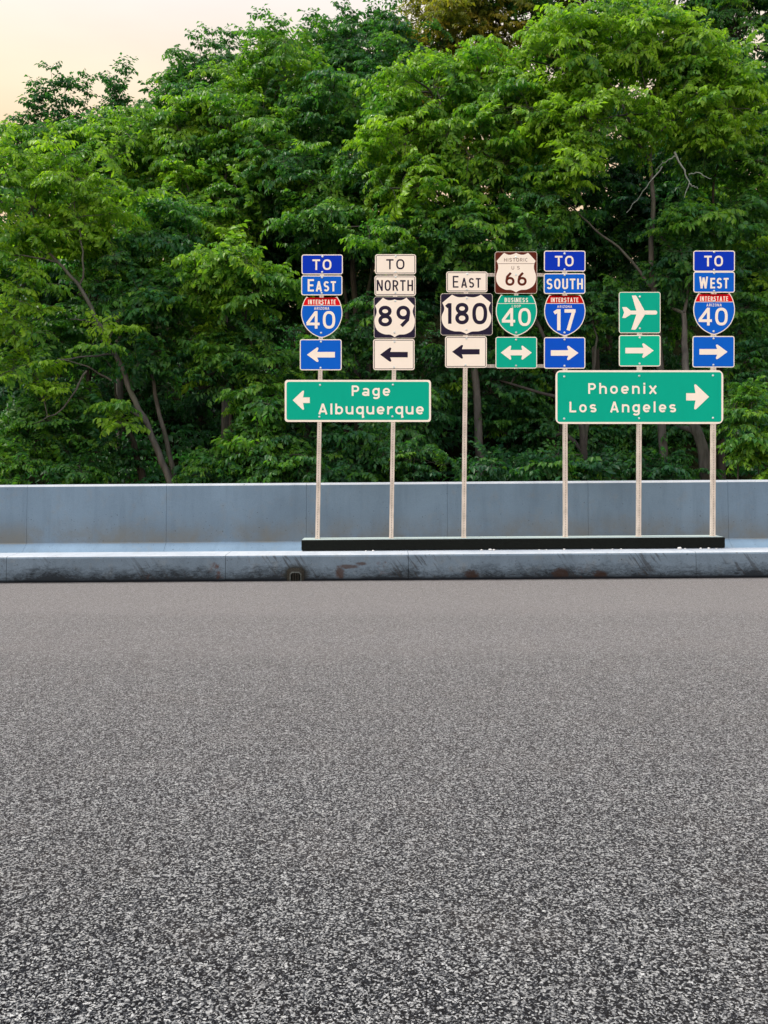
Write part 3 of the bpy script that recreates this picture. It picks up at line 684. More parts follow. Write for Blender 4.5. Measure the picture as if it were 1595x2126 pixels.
# ------------------------------------------------------------------ perforated posts and cross bars
def tube_mesh(length, hw, pitch=.0254, hr_=.0056):
    """square tube along +Z, origin at foot, holes through front (-Y) and one side face"""
    mb = MB(); n_ = max(1, int(length / pitch)); pitch = length / n_
    def face(fx):      # fx maps (u,z) -> xyz
        for k in range(n_):
            z0 = k*pitch; zc = z0 + pitch/2; z1 = z0 + pitch
            octo = [(hr_*cos(radians(22.5+45*i)), zc + hr_*sin(radians(22.5+45*i))) for i in range(8)]
            sq = [(hw, zc + pitch*.25), (hw*.5, z1), (-hw*.5, z1), (-hw, zc + pitch*.25), (-hw, zc - pitch*.25), (-hw*.5, z0), (hw*.5, z0), (hw, zc - pitch*.25)]
            cor = [(hw, z1), (-hw, z1), (-hw, z0), (hw, z0)]
            vs = [fx(*q) for q in octo + sq + cor]
            fs = [(i, (i+1) % 8, 8+(i+1) % 8, 8+i) for i in range(8)] + [(8, 16, 9), (10, 17, 11), (12, 18, 13), (14, 19, 15)]
            mb.add(vs, [f[::-1] for f in fs])
    face(lambda u, z: (u, -hw, z))
    face(lambda u, z: (-hw, -u, z)); face(lambda u, z: (hw, u, z))
    mb.add([(hw, hw, 0), (-hw, hw, 0), (-hw, hw, length), (hw, hw, length)], [(0, 1, 2, 3)])
    mb.add([(-hw, -hw, length), (hw, -hw, length), (hw, hw, length), (-hw, hw, length)], [(0, 1, 2, 3)])
    # dark core inside so that the holes read dark
    c_ = hw * .80; mb.box(-c_, c_, -c_, c_, .002, length - .002, 1)
    return mb
PY = 13.10; HW = .0315
posts = [((659.5, 1119), (669.5, 533), 'perforated tan sign post at far left carrying the EAST 40 signs'),
         ((812.5, 1119), (822, 533), 'perforated tan sign post carrying the NORTH 89 signs'),
         ((963, 1118), (968, 568), 'perforated tan sign post carrying the EAST 180 signs with nothing below'),
         ((1174, 1115), (1172.5, 524), 'perforated tan sign post carrying the SOUTH 17 signs'),
         ((1326, 1115), (1328.5, 611), 'perforated tan sign post carrying the airplane sign'),
         ((1480, 1114), (1482.5, 524), 'perforated tan sign post at far right carrying the WEST 40 signs')]
dark_in = M['beam']
for (b0, t0, lab) in posts:
    p0 = at(b0[0], b0[1], PY); p1 = at(t0[0], t0[1], PY)
    p0.z = BZ1 + zx(p0.x) + .001
    L_ = (p1 - p0).length; lean = math.atan2(p1.x - p0.x, p1.z - p0.z)
    e_ = empty('sign_post', p0, (0, lean, 0), label=lab, cat='sign post', group='perforated steel sign posts on the beam')
    tube_mesh(L_, HW).build('tube', [M['post'], dark_in], e_)
    mb = MB(); mb.box(-.038, .038, -.038, .038, 0, .012); mb.box(-HW-.001, HW+.001, -HW-.0015, HW+.0015, L_-.001, L_+.003)
    mb.build('foot_plate', M['post'], e_)
p0 = at(1072, 766, PY); p1 = at(1072, 530, PY)
e_ = empty('sign_post', p0, label='short hanging perforated post behind the 66 and business loop signs', cat='sign post', group='perforated steel sign posts on the beam')
tube_mesh((p1-p0).z, HW*.9).build('tube', [M['post'], dark_in], e_)
for (py, lab) in ((571, 'upper perforated cross bar behind the brown 66 sign'), (760, 'lower perforated cross bar behind the double-headed arrow sign')):
    a = at(965, py, PY + .062); b_ = at(1176, py, PY + .062)
    e_ = empty('cross_bar', a, (0, radians(90), 0), label=lab, cat='bar', group='cross bars between the sign posts')
    tube_mesh((b_-a).x, .024).build('tube', [M['post'], dark_in], e_)

# ------------------------------------------------------------------ trees
R = np.random.default_rng(7)
def norm(a): return a / np.maximum(1e-9, np.linalg.norm(a, axis=-1, keepdims=True))
def clump_proto(nt_=11, rad=.55, droop=.35):
    """a spray: twigs fanning out from the branch end with alternate hanging leaves"""
    LV = []; TN = []; TW = []
    for k in range(nt_):
        az = 2*pi*k/nt_ + R.uniform(-.35, .35); ln = rad * R.uniform(.6, 1.15)
        dirh = np.array([cos(az), sin(az), 0.]); up = R.uniform(.05, .55)
        n_ = 7; ts = np.linspace(0, 1, n_)
        sway = R.uniform(-.25, .25); side = np.array([-sin(az), cos(az), 0.])
        pts = np.array([[0, 0, -.12]]) + ts[:, None]*dirh*ln + side*(sway*ln*ts**2)[:, None] + np.array([0, 0, 1.])*((up*ts - droop*1.4*ts**2.2)*ln + .12*ts)[:, None]
        TW.append(pts)
        m_ = int(ln / .04) + 2
        for j in range(m_):
            t_ = .12 + .88*j/(m_-1) if m_ > 1 else 1; x = t_*(n_-1); i0 = min(n_-2, int(x)); p_ = pts[i0] + (pts[i0+1]-pts[i0])*(x-i0)
            td = norm(pts[i0+1]-pts[i0]); sgn = 1 if j % 2 else -1
            sd = norm(np.cross(td, [0, 0, 1.])) * sgn
            dd = norm(td*R.uniform(.35, .9) + sd*R.uniform(.4, 1.0) + np.array([0, 0, -1.])*R.uniform(.15, 1.25) + R.normal(0, .15, 3))
            L_ = R.uniform(.09, .155); w_ = L_*R.uniform(.48, .64)
            nn = norm(np.array([0, 0, 1.]) + R.normal(0, .38, 3)); sv = norm(np.cross(dd, nn)); nn = np.cross(sv, dd)
            b_ = p_ + dd*.012; cup = nn*w_*.16
            tip = b_ + dd*L_ - nn*L_*R.uniform(.05, .25)
            mid = b_ + dd*L_*.48 - cup
            LV.append([b_, b_ + dd*L_*.42 + sv*w_/2 + cup, mid, b_ + dd*L_*.42 - sv*w_/2 + cup, tip]); TN.append(R.normal(0, .09) + .10*t_)
    return np.array(LV), np.array(TN), TW
PROTO = [clump_proto(int(R.integers(9, 13)), R.uniform(.42, .62), R.uniform(.1, .55)) for _ in range(16)]
SPRIG = [clump_proto(6, R.uniform(.26, .36), .1) for _ in range(6)]
LEAF_F = np.array([[0, 1, 2], [0, 2, 3], [1, 4, 2], [2, 4, 3]])
def fast_mesh(name, V, T, mats, tone=None, parent=None, midx=None, quads=False):
    me = bpy.data.meshes.new(name); k = T.shape[1]
    me.vertices.add(len(V)); me.vertices.foreach_set('co', V.astype(np.float32).ravel())
    me.loops.add(T.size); me.loops.foreach_set('vertex_index', T.astype(np.int32).ravel())
    me.polygons.add(len(T)); me.polygons.foreach_set('loop_start', np.arange(0, T.size, k, dtype=np.int32))
    for m_ in mats: me.materials.append(m_)
    if tone is not None:
        a = me.attributes.new('tone', 'FLOAT', 'POINT'); a.data.foreach_set('value', tone.astype(np.float32))
    if midx is not None: me.polygons.foreach_set('material_index', midx.astype(np.int32))
    me.polygons.foreach_set('use_smooth', np.ones(len(T), bool))
    me.update(calc_edges=True)
    o = bpy.data.objects.new(name, me); COL.objects.link(o)
    if parent: o.parent = parent
    return o
def tubes(paths, sides=5):
    """paths: list of (pts(n,3), r0, r1)"""
    V = []; Q = []; b = 0
    for pts, r0, r1 in paths:
        n_ = len(pts); pts = np.asarray(pts, float); tg = np.gradient(pts, axis=0); tg = norm(tg)
        ref = np.array([0.31, .9, .3]); u = norm(np.cross(tg, ref)); v = np.cross(tg, u)
        sd = sides if r0 > .03 else 4 if r0 > .012 else 3
        rr = np.linspace(r0, r1, n_); an = np.arange(sd)*2*pi/sd
        ring = pts[:, None, :] + rr[:, None, None]*(np.cos(an)[None, :, None]*u[:, None, :] + np.sin(an)[None, :, None]*v[:, None, :])
        V.append(ring.reshape(-1, 3)); i = np.arange(n_-1)[:, None]*sd + np.arange(sd)[None, :]; j = np.arange(n_-1)[:, None]*sd + (np.arange(sd)[None, :]+1) % sd
        Q.append(np.stack([i, j, j+sd, i+sd], -1).reshape(-1, 4) + b); b += n_*sd
    return np.concatenate(V), np.concatenate(Q)
def curve(p0, p1, n_=6, wob=.08, sag=0.12, d0=None):
    p0 = np.asarray(p0, float); p1 = np.asarray(p1, float); L_ = np.linalg.norm(p1-p0); t_ = np.linspace(0, 1, n_)
    w1 = R.normal(0, wob, 3)*L_; w2 = R.normal(0, wob*.5, 3)*L_
    c = p0 + (p1-p0)*t_[:, None] + np.sin(pi*t_)[:, None]*w1 + np.sin(2*pi*t_)[:, None]*w2
    c[:, 2] += np.sin(pi*t_)*sag*L_
    return c
def resample(pts, n_):
    pts = np.asarray(pts, float); d_ = np.r_[0, np.cumsum(np.linalg.norm(np.diff(pts, axis=0), axis=1))]
    t_ = np.linspace(0, d_[-1], n_); return np.stack([np.interp(t_, d_, pts[:, k]) for k in range(3)], -1)
NLEAF = 0
def make_tree(name, label, trunks, blobs, tone, bark='bark', r0=.11, dens=1.0, cat='tree', group=None, sprigs=(), limbs=(), scale=1.0, leafmat='leaf', minz=None):
    """trunks: list of px paths [(px,py,Y)...]; blobs: [(px,py,Y,rx_m,ry_m,rz_m)]"""
    global NLEAF
    tp = []; allpts = []
    first = None
    for k, tr in enumerate(trunks):
        P_ = np.array([at(*q) for q in tr]);
        if first is None: first = P_[0].copy()
        P_ = resample(P_, max(8, 3*len(P_))); P_[1:-1] += R.normal(0, .012, (len(P_)-2, 3))
        rr = r0 if k == 0 else r0*.7
        tp.append((P_, rr, rr*.38)); allpts.append((P_, np.linspace(rr, rr*.38, len(P_))))
    for lb in limbs:
        P_ = resample(np.array([at(*q) for q in lb]), max(7, 3*len(lb))); P_[1:-1] += R.normal(0, .015, (len(P_)-2, 3))
        tp.append((P_, r0*.34, .008)); allpts.append((P_, np.linspace(r0*.34, .01, len(P_))))
    # clump centres on and inside each blob
    C_ = []
    for (px, py, Y, rx, ry, rz) in blobs:
        c0 = np.array(at(px, py, Y)); area = (rx*rz + rx*ry + ry*rz)
        m_ = int(area * 14 * dens)
        dv = norm(R.normal(0, 1, (m_*3, 3))); rad = R.uniform(.35, 1.0, m_*3)**.55
        # lumpy outline
        lump = 1 + .20*np.sin(dv[:, 0]*5 + c0[0]) * np.cos(dv[:, 2]*6 + c0[1]) + .10*np.sin(dv[:, 1]*11)
        pts = c0 + dv*rad[:, None]*lump[:, None]*np.array([rx, ry, rz])
        keep = (dv[:, 1] < .55); pts = pts[keep]
        sel = []
        for q in pts:
            if len(sel) >= m_: break
            if all(np.abs(q - s_) @ np.array([1, .8, 1.5]) > .33 for s_ in sel[-60:]): sel.append(q)
        # main limb into the blob
        if len(allpts):
            bp = None
            for P_, rr in allpts:
                dd = np.linalg.norm(P_ - c0, axis=1) + np.maximum(0, P_[:, 2]-c0[2]+.3)*2; i = int(np.argmin(dd))
                if bp is None or dd[i] < bp[0]: bp = (dd[i], P_[i], rr[i])
            if bp[0] > .4:
                l_ = curve(bp[1], c0 + np.array([0, 0, rz*.2]), 9, .07, .05); rr_ = min(bp[2]*.8, r0*.6)
                tp.append((l_, rr_, .02)); allpts.append((l_, np.linspace(rr_, .02, 9)))
            nl = max(3, int(len(sel)/9))
            for q in [sel[i] for i in R.permutation(len(sel))[:nl]]:
                l_ = curve(c0 - np.array([0, 0, rz*.35])*R.uniform(0, 1), q, 8, .06, .06); tp.append((l_, r0*.26, .009)); allpts.append((l_, np.linspace(r0*.26, .01, 8)))
        C_ += [(q, c0) for q in sel]
    AP = np.concatenate([a for a, _ in allpts]); AR = np.concatenate([b for _, b in allpts])
    LVs = []; TNs = []
    tw = []
    for q, c0 in C_:
        if minz is not None and q[2] < minz: q = q.copy(); q[2] = minz + abs(q[2]-minz)*.2
        i = int(np.argmin(np.linalg.norm(AP - q, axis=1) + np.maximum(0, AP[:, 2]-q[2]-.1)*1.0)); dist = np.linalg.norm(AP[i]-q)
        if dist > .05: tw.append((curve(AP[i], q - np.array([0, 0, .1]), 5, .08, .06), min(AR[i]*.6, .006 + dist*.006), .005))
        pr, tn, tws = PROTO[int(R.integers(len(PROTO)))]
        a = R.uniform(0, 2*pi); sc = R.uniform(.6, 1.12)*scale
        rot = np.array([[cos(a), -sin(a), 0], [sin(a), cos(a), 0], [0, 0, 1]])
        # tilt outwards from the crown centre
        o_ = q - c0 + R.normal(0, .25, 3); o_[2] = 0; o_ = o_/(np.linalg.norm(o_)+1e-6); tl = R.uniform(-.25, 1.25)
        ax = np.array([-o_[1], o_[0], 0]); K = np.array([[0, -ax[2], ax[1]], [ax[2], 0, -ax[0]], [-ax[1], ax[0], 0]])
        rt = np.eye(3) + sin(tl)*K + (1-cos(tl))*K@K; Mx = rt @ rot * sc
        LVs.append(pr @ Mx.T + q); TNs.append(tn + tone + R.normal(0, .13))  # per-tree tone; low trees darker, their shade put into the colour
        for t0 in tws[::2]: tw.append(((t0[::2] @ Mx.T) + q, .0045, .002))
    for (px, py, Y, hgt) in sprigs:         # leafy shoots breaking the skyline
        tip = np.array(at(px, py, Y)); b0 = tip + np.array([R.uniform(-.25, .25), R.uniform(-.1, .2), -hgt]); l_ = curve(b0, tip, 9, .05, 0); tw.append((l_, .018, .004))
        for t_ in np.linspace(.1, 1, max(3, int(hgt/.2))):
            x = t_*8; i0 = min(7, int(x)); q = l_[i0] + (l_[i0+1]-l_[i0])*(x-i0) + R.normal(0, .10*(1.3-t_) + .03, 3)
            pr, tn, tws = SPRIG[int(R.integers(len(SPRIG)))]; a = R.uniform(0, 2*pi); ti = R.uniform(-.6, .6)
            rot = np.array([[cos(a), -sin(a), 0], [sin(a), cos(a), 0], [0, 0, 1]]) @ np.array([[1, 0, 0], [0, cos(ti), -sin(ti)], [0, sin(ti), cos(ti)]])
            LVs.append(pr @ rot.T + q); TNs.append(tn + tone - .1)
            for t0 in tws: tw.append(((t0[::2] @ rot.T) + q, .004, .002))
    e_ = empty(name, first, label=label, cat=cat, group=group)
    off = np.array(first)
    V, Q = tubes(tp, 8); fast_mesh('trunk', V - off, Q, [M[bark]], parent=e_)
    LV = np.concatenate(LVs); TN = np.clip(np.concatenate(TNs), 0, 1); n_ = len(LV); NLEAF += n_
    T = (np.arange(n_)[:, None, None]*5 + LEAF_F[None]).reshape(-1, 3)
    V2, Q2 = tubes(tw, 4)
    fast_mesh('crown', LV.reshape(-1, 3) - off, T, [M[leafmat]], np.repeat(TN, 5), e_)
    fast_mesh('branches', V2 - off, Q2, [M[bark]], parent=e_)
    return e_
GR = 'trees growing on the bank behind the wall'
def base(px, Y): return (px, HOR + (CZ - hill((px-797.5)/F*Y, Y) + .1)*F/Y, Y)
# --- far row (skyline)
make_tree('tree', 'distant tree at the left edge whose leafy shoots stand against the cream sky', [[base(90, 24), (95, 600, 24), (100, 360, 24)]],
          [(60, 360, 24, 2.2, 1.3, 1.2), (190, 320, 24.3, 1.7, 1.2, 1.1), (300, 310, 24.2, 1.2, 1.0, 1.1), (20, 480, 23.6, 1.8, 1.2, 1.6), (230, 480, 24, 1.8, 1.2, 1.5), (120, 620, 24, 2.2, 1.0, 1.2), (-160, 420, 24, 2.0, 1.2, 1.6), (-160, 640, 24, 2.0, 1.0, 1.3)], .30, 'dark_bark', group=GR,
          sprigs=[(105, 142, 24, 1.5), (72, 165, 24, 1.3), (135, 160, 24, 1.3), (225, 150, 24.2, 1.3), (262, 132, 24.2, 1.5), (183, 160, 24.2, 1.2), (28, 235, 24, .9), (320, 185, 24, .9), (150, 215, 24, .8), (5, 262, 24, .7), (242, 175, 24, 1.0), (60, 205, 24, .9), (90, 190, 24, 1.0), (120, 200, 24, 1.0)])
make_tree('tree', 'tall tree in the back row rising left of centre against the sky', [[base(480, 23.5), (490, 500, 23.5), (500, 230, 23.5)]],
          [(480, 250, 23.5, 2.0, 1.5, 1.9), (400, 260, 23, 1.3, 1.1, 1.4), (600, 200, 24, 1.7, 1.4, 1.6), (520, 450, 23, 2.1, 1.4, 1.5), (390, 420, 23.3, 1.6, 1.2, 1.3), (560, 600, 23.3, 1.8, 1.0, 1.1), (380, 600, 23.3, 1.6, 1.0, 1.1)], .42, 'dark_bark', group=GR, 
          sprigs=[(405, 70, 23.5, 1.0), (440, 55, 23.5, 1.1), (478, 58, 23.5, 1.0), (392, 100, 23.4, .9), (545, 35, 23.8, 1.2), (585, 45, 23.8, 1.0), (372, 128, 23.3, .9), (352, 170, 23.3, .9), (515, 70, 23.5, .8)])
make_tree('tree', 'tall back tree at top centre with shoots above the crown near the sky gap', [[base(720, 24), (720, 500, 24), (715, 200, 24)]],
          [(700, 200, 24, 1.9, 1.5, 1.9), (800, 170, 24, 1.9, 1.5, 1.8), (640, 240, 23.6, 1.3, 1.2, 1.4), (720, 420, 23.5, 2.4, 1.4, 1.5)], .38, 'dark_bark', group=GR,
          sprigs=[(642, 28, 24, 1.2), (662, 40, 24, 1.0), (715, 12, 24, 1.4), (730, 25, 24, 1.0), (695, 35, 24, 1.0), (785, 12, 24, 1.1), (810, 5, 24, 1.0), (760, 38, 24, .8)])
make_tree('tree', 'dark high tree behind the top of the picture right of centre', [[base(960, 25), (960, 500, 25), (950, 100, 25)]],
          [(940, 80, 25, 1.9, 1.5, 1.9), (1030, 20, 25, 2.2, 1.5, 2.3), (960, 330, 24.5, 2.6, 1.4, 1.9), (880, 240, 24.5, 1.6, 1.3, 1.6), (980, 520, 24.5, 2.2, 1.2, 1.2), (760, 520, 24.5, 1.6, 1.0, 1.2)], .62, 'dark_bark', group=GR, leafmat='glow_tint_leaf')
make_tree('tree', 'high tree behind the top right part of the picture', [[base(1300, 25), (1300, 500, 25), (1290, 100, 25)]],
          [(1200, 20, 25, 2.2, 1.5, 2.0), (1400, 20, 25, 2.4, 1.5, 2.3), (1300, 320, 24.5, 2.8, 1.4, 2.0), (1250, 520, 24.5, 2.4, 1.2, 1.4), (1130, 330, 24.3, 1.2, 1.0, 1.4)], .32, 'dark_bark', group=GR)
make_tree('tree', 'tall dense tree at the top right corner behind the others', [[base(1540, 24), (1540, 500, 24), (1540, 150, 24)]],
          [(1530, 60, 24, 2.0, 1.4, 2.4), (1620, 330, 24, 2.0, 1.4, 2.4), (1480, 330, 24, 1.6, 1.2, 1.6), (1450, 520, 24, 1.5, 1.2, 1.4), (1600, 560, 24, 1.4, 1.0, 1.2), (1790, 260, 24, 2.2, 1.3, 2.2), (1760, 560, 24, 2.0, 1.0, 1.5)], .30, 'dark_bark', group=GR)
# low trees behind the signs; their shade is put into a dark leaf tone
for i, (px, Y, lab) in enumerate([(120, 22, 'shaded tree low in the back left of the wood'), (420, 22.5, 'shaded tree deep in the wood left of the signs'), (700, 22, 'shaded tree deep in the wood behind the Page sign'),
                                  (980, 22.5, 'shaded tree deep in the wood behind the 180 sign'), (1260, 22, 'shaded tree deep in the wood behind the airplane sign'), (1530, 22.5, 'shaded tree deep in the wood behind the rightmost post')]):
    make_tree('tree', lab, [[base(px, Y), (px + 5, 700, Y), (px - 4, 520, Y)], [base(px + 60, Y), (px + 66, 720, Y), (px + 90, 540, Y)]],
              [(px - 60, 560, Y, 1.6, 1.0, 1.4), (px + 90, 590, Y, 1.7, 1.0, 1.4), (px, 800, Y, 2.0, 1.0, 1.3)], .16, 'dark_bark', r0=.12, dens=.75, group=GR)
# --- middle row
make_tree('tree', 'broad mid-green tree at upper left under the skyline', [[base(250, 20.5), (245, 600, 20.5), (240, 380, 20.5)]],
          [(120, 330, 20.8, 1.3, 1.1, .8), (270, 290, 20.6, 1.5, 1.1, .8), (400, 330, 20.5, 1.3, 1.1, 1.3), (230, 470, 20, 1.9, 1.2, 1.1)], .66, group=GR)
make_tree('tree', 'leafy tree left of centre with yellowish upper leaves', [[base(470, 20), (465, 600, 20), (470, 350, 20)]],
          [(470, 250, 20.3, 1.2, 1.1, 1.0), (560, 330, 20, 1.4, 1.1, 1.1), (420, 450, 19.6, 1.5, 1.1, 1.0), (590, 150, 20.6, 1.2, 1.1, .9)], .64, group=GR)
make_tree('tree', 'soft hanging tree at centre above the TO NORTH signs', [[base(745, 19.5), (742, 700, 19.5), (730, 480, 19.5), (710, 330, 19.6)], [base(765, 19.5), (765, 600, 19.5), (790, 480, 19.5)], [base(720, 19.6), (722, 650, 19.6), (700, 500, 19.6)]],
          [(690, 230, 20, 1.3, 1.1, 1.0), (640, 380, 19.3, 1.5, 1.1, .9), (760, 400, 19.2, 1.3, 1.1, .8), (690, 470, 18.6, 1.1, 1.0, .45)], .45, 'dark_bark', group=GR)
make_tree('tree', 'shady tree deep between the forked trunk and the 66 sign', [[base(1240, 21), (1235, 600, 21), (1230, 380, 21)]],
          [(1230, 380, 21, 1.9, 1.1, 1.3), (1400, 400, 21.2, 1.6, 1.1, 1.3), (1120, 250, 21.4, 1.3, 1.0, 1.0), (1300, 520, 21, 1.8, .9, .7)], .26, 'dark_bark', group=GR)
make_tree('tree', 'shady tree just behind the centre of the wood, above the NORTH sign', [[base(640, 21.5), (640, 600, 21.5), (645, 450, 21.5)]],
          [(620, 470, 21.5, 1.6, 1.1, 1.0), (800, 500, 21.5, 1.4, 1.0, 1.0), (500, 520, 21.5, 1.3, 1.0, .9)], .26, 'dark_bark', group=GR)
# --- front row, left
make_tree('tree', 'leaning pale-trunked tree at the left, its crooked stem rising leftwards from the wall', [[(358, 1015, 16.6), (338, 960, 16.6), (310, 892, 16.6), (272, 812, 16.6), (238, 732, 16.6), (208, 678, 16.6), (190, 640, 16.6), (165, 592, 16.6), (120, 545, 16.6), (95, 520, 16.7)]],
          [(50, 420, 16.8, 1.2, .9, 1.0), (170, 380, 17, 1.1, .8, .7), (250, 850, 16.2, .45, .35, .3), (225, 700, 16.2, .4, .3, .3), (60, 780, 16.3, .8, .5, .5), (20, 610, 16.4, .8, .8, .9), (150, 480, 17.1, .9, .7, .5)], .80, 'bark', r0=.068, group=GR, dens=.85,
          limbs=[[(165, 592, 16.6), (174, 560, 16.5), (173, 520, 16.5), (160, 450, 16.6), (148, 380, 16.7), (146, 300, 16.8)], [(205, 675, 16.6), (175, 662, 16.4), (145, 662, 16.2)], [(238, 735, 16.5), (160, 742, 16.3), (95, 760, 16.2)],
                 [(232, 790, 16.5), (180, 760, 16.3), (120, 745, 16.2)], [(180, 770, 16.3), (155, 810, 16.2), (130, 850, 16.2), (70, 880, 16.1)], [(120, 545, 16.6), (60, 532, 16.4), (0, 530, 16.3)]])
make_tree('tree', 'slim tree with an upright grey stem just right of the leaning pale trunk', [[(366, 1015, 17.2), (350, 930, 17.2), (330, 860, 17.2), (318, 790, 17.2), (300, 690, 17.3), (290, 600, 17.4)]],
          [(310, 640, 17.4, 1.0, .8, .8), (330, 500, 17.8, 1.0, .9, .8), (230, 560, 17.6, .9, .8, .6), (290, 740, 17.0, .75, .5, .35)], .38, 'bark', r0=.055, group=GR)
make_tree('tree', 'dark forked stem with low hanging leaves at lower left', [[(305, 1015, 17.4), (290, 960, 17.4), (268, 890, 17.4), (240, 820, 17.5)], [(300, 1012, 17.4), (275, 930, 17.4), (262, 890, 17.4)]],
          [(100, 700, 17.8, 1.5, .8, .7), (140, 850, 17.0, 1.4, .7, .55), (40, 930, 16.8, 1.1, .6, .5), (210, 930, 17.2, .9, .5, .4)], .40, 'dark_bark', r0=.07, group=GR)
make_tree('tree', 'tree with a bright spray of leaves left of the TO EAST 40 signs', [[base(560, 17.2), (545, 850, 17.2), (520, 700, 17.2), (480, 580, 17)]],
          [(480, 545, 16.6, 1.0, .8, .38), (540, 600, 16.8, .8, .7, .35), (440, 600, 17, .8, .7, .4)], .62, 'dark_bark', r0=.06, group=GR, dens=1.1)
make_tree('tree', 'bushy tree with drooping sprays just left of the Page sign', [[base(470, 17.4), (480, 850, 17.4), (490, 740, 17.4)]],
          [(500, 740, 17.2, 1.2, .8, .6), (570, 830, 16.6, .9, .7, .45), (430, 720, 17.6, .9, .7, .7), (540, 920, 16.4, .9, .6, .45), (620, 960, 16.3, .6, .5, .3)], .48, 'dark_bark', r0=.055, group=GR)
make_tree('tree', 'small dark tree filling the gap between the Page sign posts', [[base(760, 18), (765, 850, 18), (770, 720, 18)]],
          [(800, 680, 18, 1.0, .7, .8), (700, 760, 18.2, 1.2, .7, .8), (850, 850, 17.4, .8, .6, .7), (740, 930, 17, 1.2, .6, .4)], .34, 'dark_bark', r0=.06, group=GR)
# --- front row, centre and right
make_tree('tree', 'light green spreading tree above the 180 and 66 signs', [[base(1000, 18), (990, 800, 18), (960, 560, 18), (930, 380, 18)]],
          [(900, 190, 18.2, 1.3, 1.0, .7), (840, 280, 18, 1.1, .9, .7), (980, 300, 17.8, 1.4, 1.0, .8), (900, 400, 17.8, 1.5, 1.0, .7), (1010, 150, 18.4, 1.0, .9, .6)], .72, 'bark', r0=.10, group=GR)
make_tree('tree', 'drooping tree with lower boughs hanging behind the brown 66 sign', [[base(1120, 18.3), (1180, 850, 18.3), (1130, 700, 18.3), (1090, 560, 18.2)]],
          [(860, 480, 17.4, 1.2, .8, .45), (1000, 470, 17.4, 1.3, .8, .45), (1120, 440, 17.8, .9, .8, .4), (1060, 400, 17.8, 1.0, .8, .5), (950, 540, 17.6, .9, .6, .35)], .46, 'dark_bark', r0=.08, group=GR)
make_tree('tree', 'big tree at right with tall forked trunk behind the airplane sign', [[(1378, 1015, 17.6), (1376, 900, 17.6), (1368, 700, 17.6), (1352, 560, 17.6), (1356, 440, 17.6), (1350, 335, 17.6)]],
          [(1180, 120, 17.8, 1.5, 1.1, 1.0), (1330, 90, 17.8, 1.4, 1.1, .9), (1100, 230, 17.6, 1.1, 1.0, .7), (1240, 250, 17.2, 1.3, .9, .6), (1480, 230, 17.4, 1.2, 1.0, .9), (1430, 130, 17.6, 1.0, .9, .7), (1180, 350, 17.2, .8, .7, .4)], .80, 'bark', r0=.095, group=GR,
          limbs=[[(1350, 335, 17.6), (1322, 285, 17.5), (1298, 225, 17.4), (1265, 165, 17.4), (1200, 90, 17.4)], [(1350, 335, 17.6), (1356, 275, 17.5), (1345, 200, 17.4), (1330, 140, 17.4)], [(1354, 300, 17.5), (1378, 250, 17.3), (1410, 215, 17.3), (1470, 190, 17.3)],
                 [(1335, 310, 17.5), (1290, 275, 17.3), (1220, 242, 17.2), (1130, 235, 17.2)], [(1352, 595, 17.5), (1300, 525, 17.5), (1240, 480, 17.5), (1185, 425, 17.5), (1140, 400, 17.6)], [(1352, 470, 17.5), (1400, 520, 17.4), (1440, 560, 17.3)]])
make_tree('tree', 'dense teal-green tree at the right edge above the WEST signs', [[base(1500, 18.2), (1495, 700, 18.2), (1480, 450, 18.2)]],
          [(1500, 330, 18.2, 1.1, .9, .7), (1570, 470, 17.8, .9, .8, .9), (1440, 460, 17.4, .9, .8, .35), (1560, 640, 18, .7, .6, .8), (1530, 170, 18.4, .9, .8, .7)], .50, 'dark_bark', r0=.09, group=GR)
make_tree('tree', 'tree with rough grey trunk seen beneath the right end of the Phoenix sign', [[(1470, 1015, 16.8), (1462, 950, 16.8), (1452, 905, 16.8), (1432, 865, 16.8), (1425, 780, 17), (1420, 650, 17.2)]],
          [(1420, 560, 17.4, .8, .6, .45), (1350, 640, 18.2, 1.0, .6, .6), (1480, 800, 18.4, 1.0, .6, .8), (1400, 880, 18.4, 1.0, .6, .6), (1560, 760, 17.4, .6, .5, .6)], .36, 'bark', r0=.12, group=GR)
make_tree('tree', 'forked tree stem seen beneath the left part of the Phoenix sign', [[(1216, 1015, 17), (1213, 930, 17), (1205, 880, 17), (1190, 780, 17.2), (1130, 700, 17.4), (1100, 640, 17.6)], [(1214, 925, 17), (1222, 870, 17), (1240, 700, 17.4)]],
          [(1080, 660, 18.2, 1.0, .6, .6), (1250, 640, 18, .9, .6, .7), (1020, 800, 18.4, 1.2, .6, .7), (1120, 900, 18.6, 1.2, .6, .5), (1260, 900, 18.6, 1.0, .5, .5), (1150, 960, 16.6, .7, .4, .3), (1300, 960, 16.7, .7, .4, .3)], .32, 'dark_bark', r0=.075, group=GR)
# bare pale branch hanging at right
e0 = at(1400, 318, 16.9)
brp = [[(1400, 318, 16.9), (1418, 345, 16.9), (1432, 380, 16.85), (1420, 412, 16.8)], [(1404, 322, 16.9), (1375, 340, 17), (1362, 352, 17.1)], [(1430, 362, 16.87), (1450, 358, 16.8), (1478, 372, 16.7)], [(1432, 382, 16.85), (1450, 392, 16.8)], [(1375, 345, 17), (1345, 385, 17), (1300, 440, 17)]]
tb = empty('dead_branch', e0, label='bare pale crooked branch hanging among the leaves at upper right', cat='branch')
V, Q = tubes([(resample(np.array([at(*q) for q in b_]), 12) + R.normal(0, .01, (12, 3)), .022 if i == 0 else .014, .006) for i, b_ in enumerate(brp)], 5)
fast_mesh('twig', V - np.array(e0), Q, [M['pale_bark']], parent=tb)
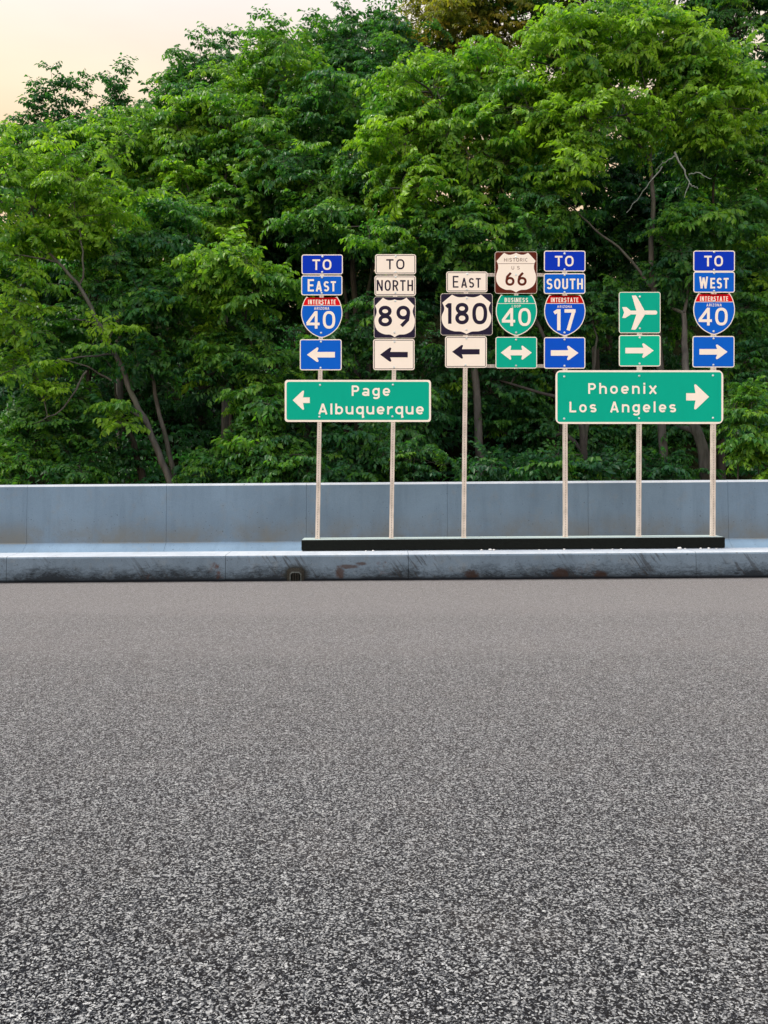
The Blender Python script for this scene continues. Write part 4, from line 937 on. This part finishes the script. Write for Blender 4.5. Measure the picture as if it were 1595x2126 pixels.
# --- ground cover of the wood floor
LVs = []; TNs = []
for _ in range(950):
    Y = 15.6 + 15*R.uniform(0, 1)**1.3; X = R.uniform(-1, 1)*(Y*.47 + 1.5); q = np.array([X, Y, hill(X, Y) + R.uniform(.05, .9)])
    pr, tn, _t = PROTO[int(R.integers(len(PROTO)))]; a = R.uniform(0, 2*pi); ti = R.uniform(-.6, .6); sc = R.uniform(.8, 1.5)
    rot = np.array([[cos(a), -sin(a), 0], [sin(a), cos(a), 0], [0, 0, 1]]) @ np.array([[1, 0, 0], [0, cos(ti), -sin(ti)], [0, sin(ti), cos(ti)]])*sc
    LVs.append((pr @ rot.T + q)[::2]); TNs.append(np.clip(tn + R.normal(.16, .1), 0, 1)[::2])
LV = np.concatenate(LVs); n_ = len(LV)
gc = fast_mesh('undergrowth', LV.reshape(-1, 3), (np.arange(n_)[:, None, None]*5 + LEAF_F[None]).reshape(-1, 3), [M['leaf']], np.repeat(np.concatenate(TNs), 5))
tagp(gc, 'dark leafy undergrowth covering the wooded bank behind the wall', 'undergrowth', kind='stuff')
# --- undergrowth bushes just behind the wall
bushes = [(30, 960, 16.2, .45, 'dark low bush behind the wall at the left edge'), (160, 975, 16.4, .36, 'low shaded bush left of the leaning trunk'), (430, 968, 16.2, .34, 'low bush behind the wall right of the leaning trunks'),
          (560, 960, 16.0, .50, 'bright low bush behind the wall left of the first post'), (700, 975, 16.4, .3, 'dim bush between the first two posts'), (860, 945, 16.2, .42, 'low bush right of the second post with hanging leaves'),
          (1010, 975, 16.6, .24, 'dark bush right of the plain middle post'), (1110, 975, 16.6, .22, 'dark bush left of the forked stem'), (1290, 978, 16.5, .22, 'dim bush beneath the Phoenix sign'),
          (1400, 975, 16.8, .26, 'dim bush left of the rough grey trunk'), (1530, 850, 16.0, .55, 'bright leafy bush at the right edge beside the Phoenix sign'), (1575, 930, 15.9, .60, 'bright low bush at the right edge above the wall')]
for px, py, Y, tn, lab in bushes:
    w_ = R.uniform(.8, 1.0)
    bl = [(px, py, Y, w_ * (.42 if px > 1500 else .8), .45, .42 if px > 1500 else .3)]
    if px > 1500: bl.append((px + 25, py - 20, Y + .1, .35, .35, .35))
    make_tree('bush', lab, [[base(px, Y), (px, py + 20, Y)]], bl, tn, 'dark_bark', r0=.025, dens=1.5, cat='bush', group='bushes behind the wall', scale=.85)
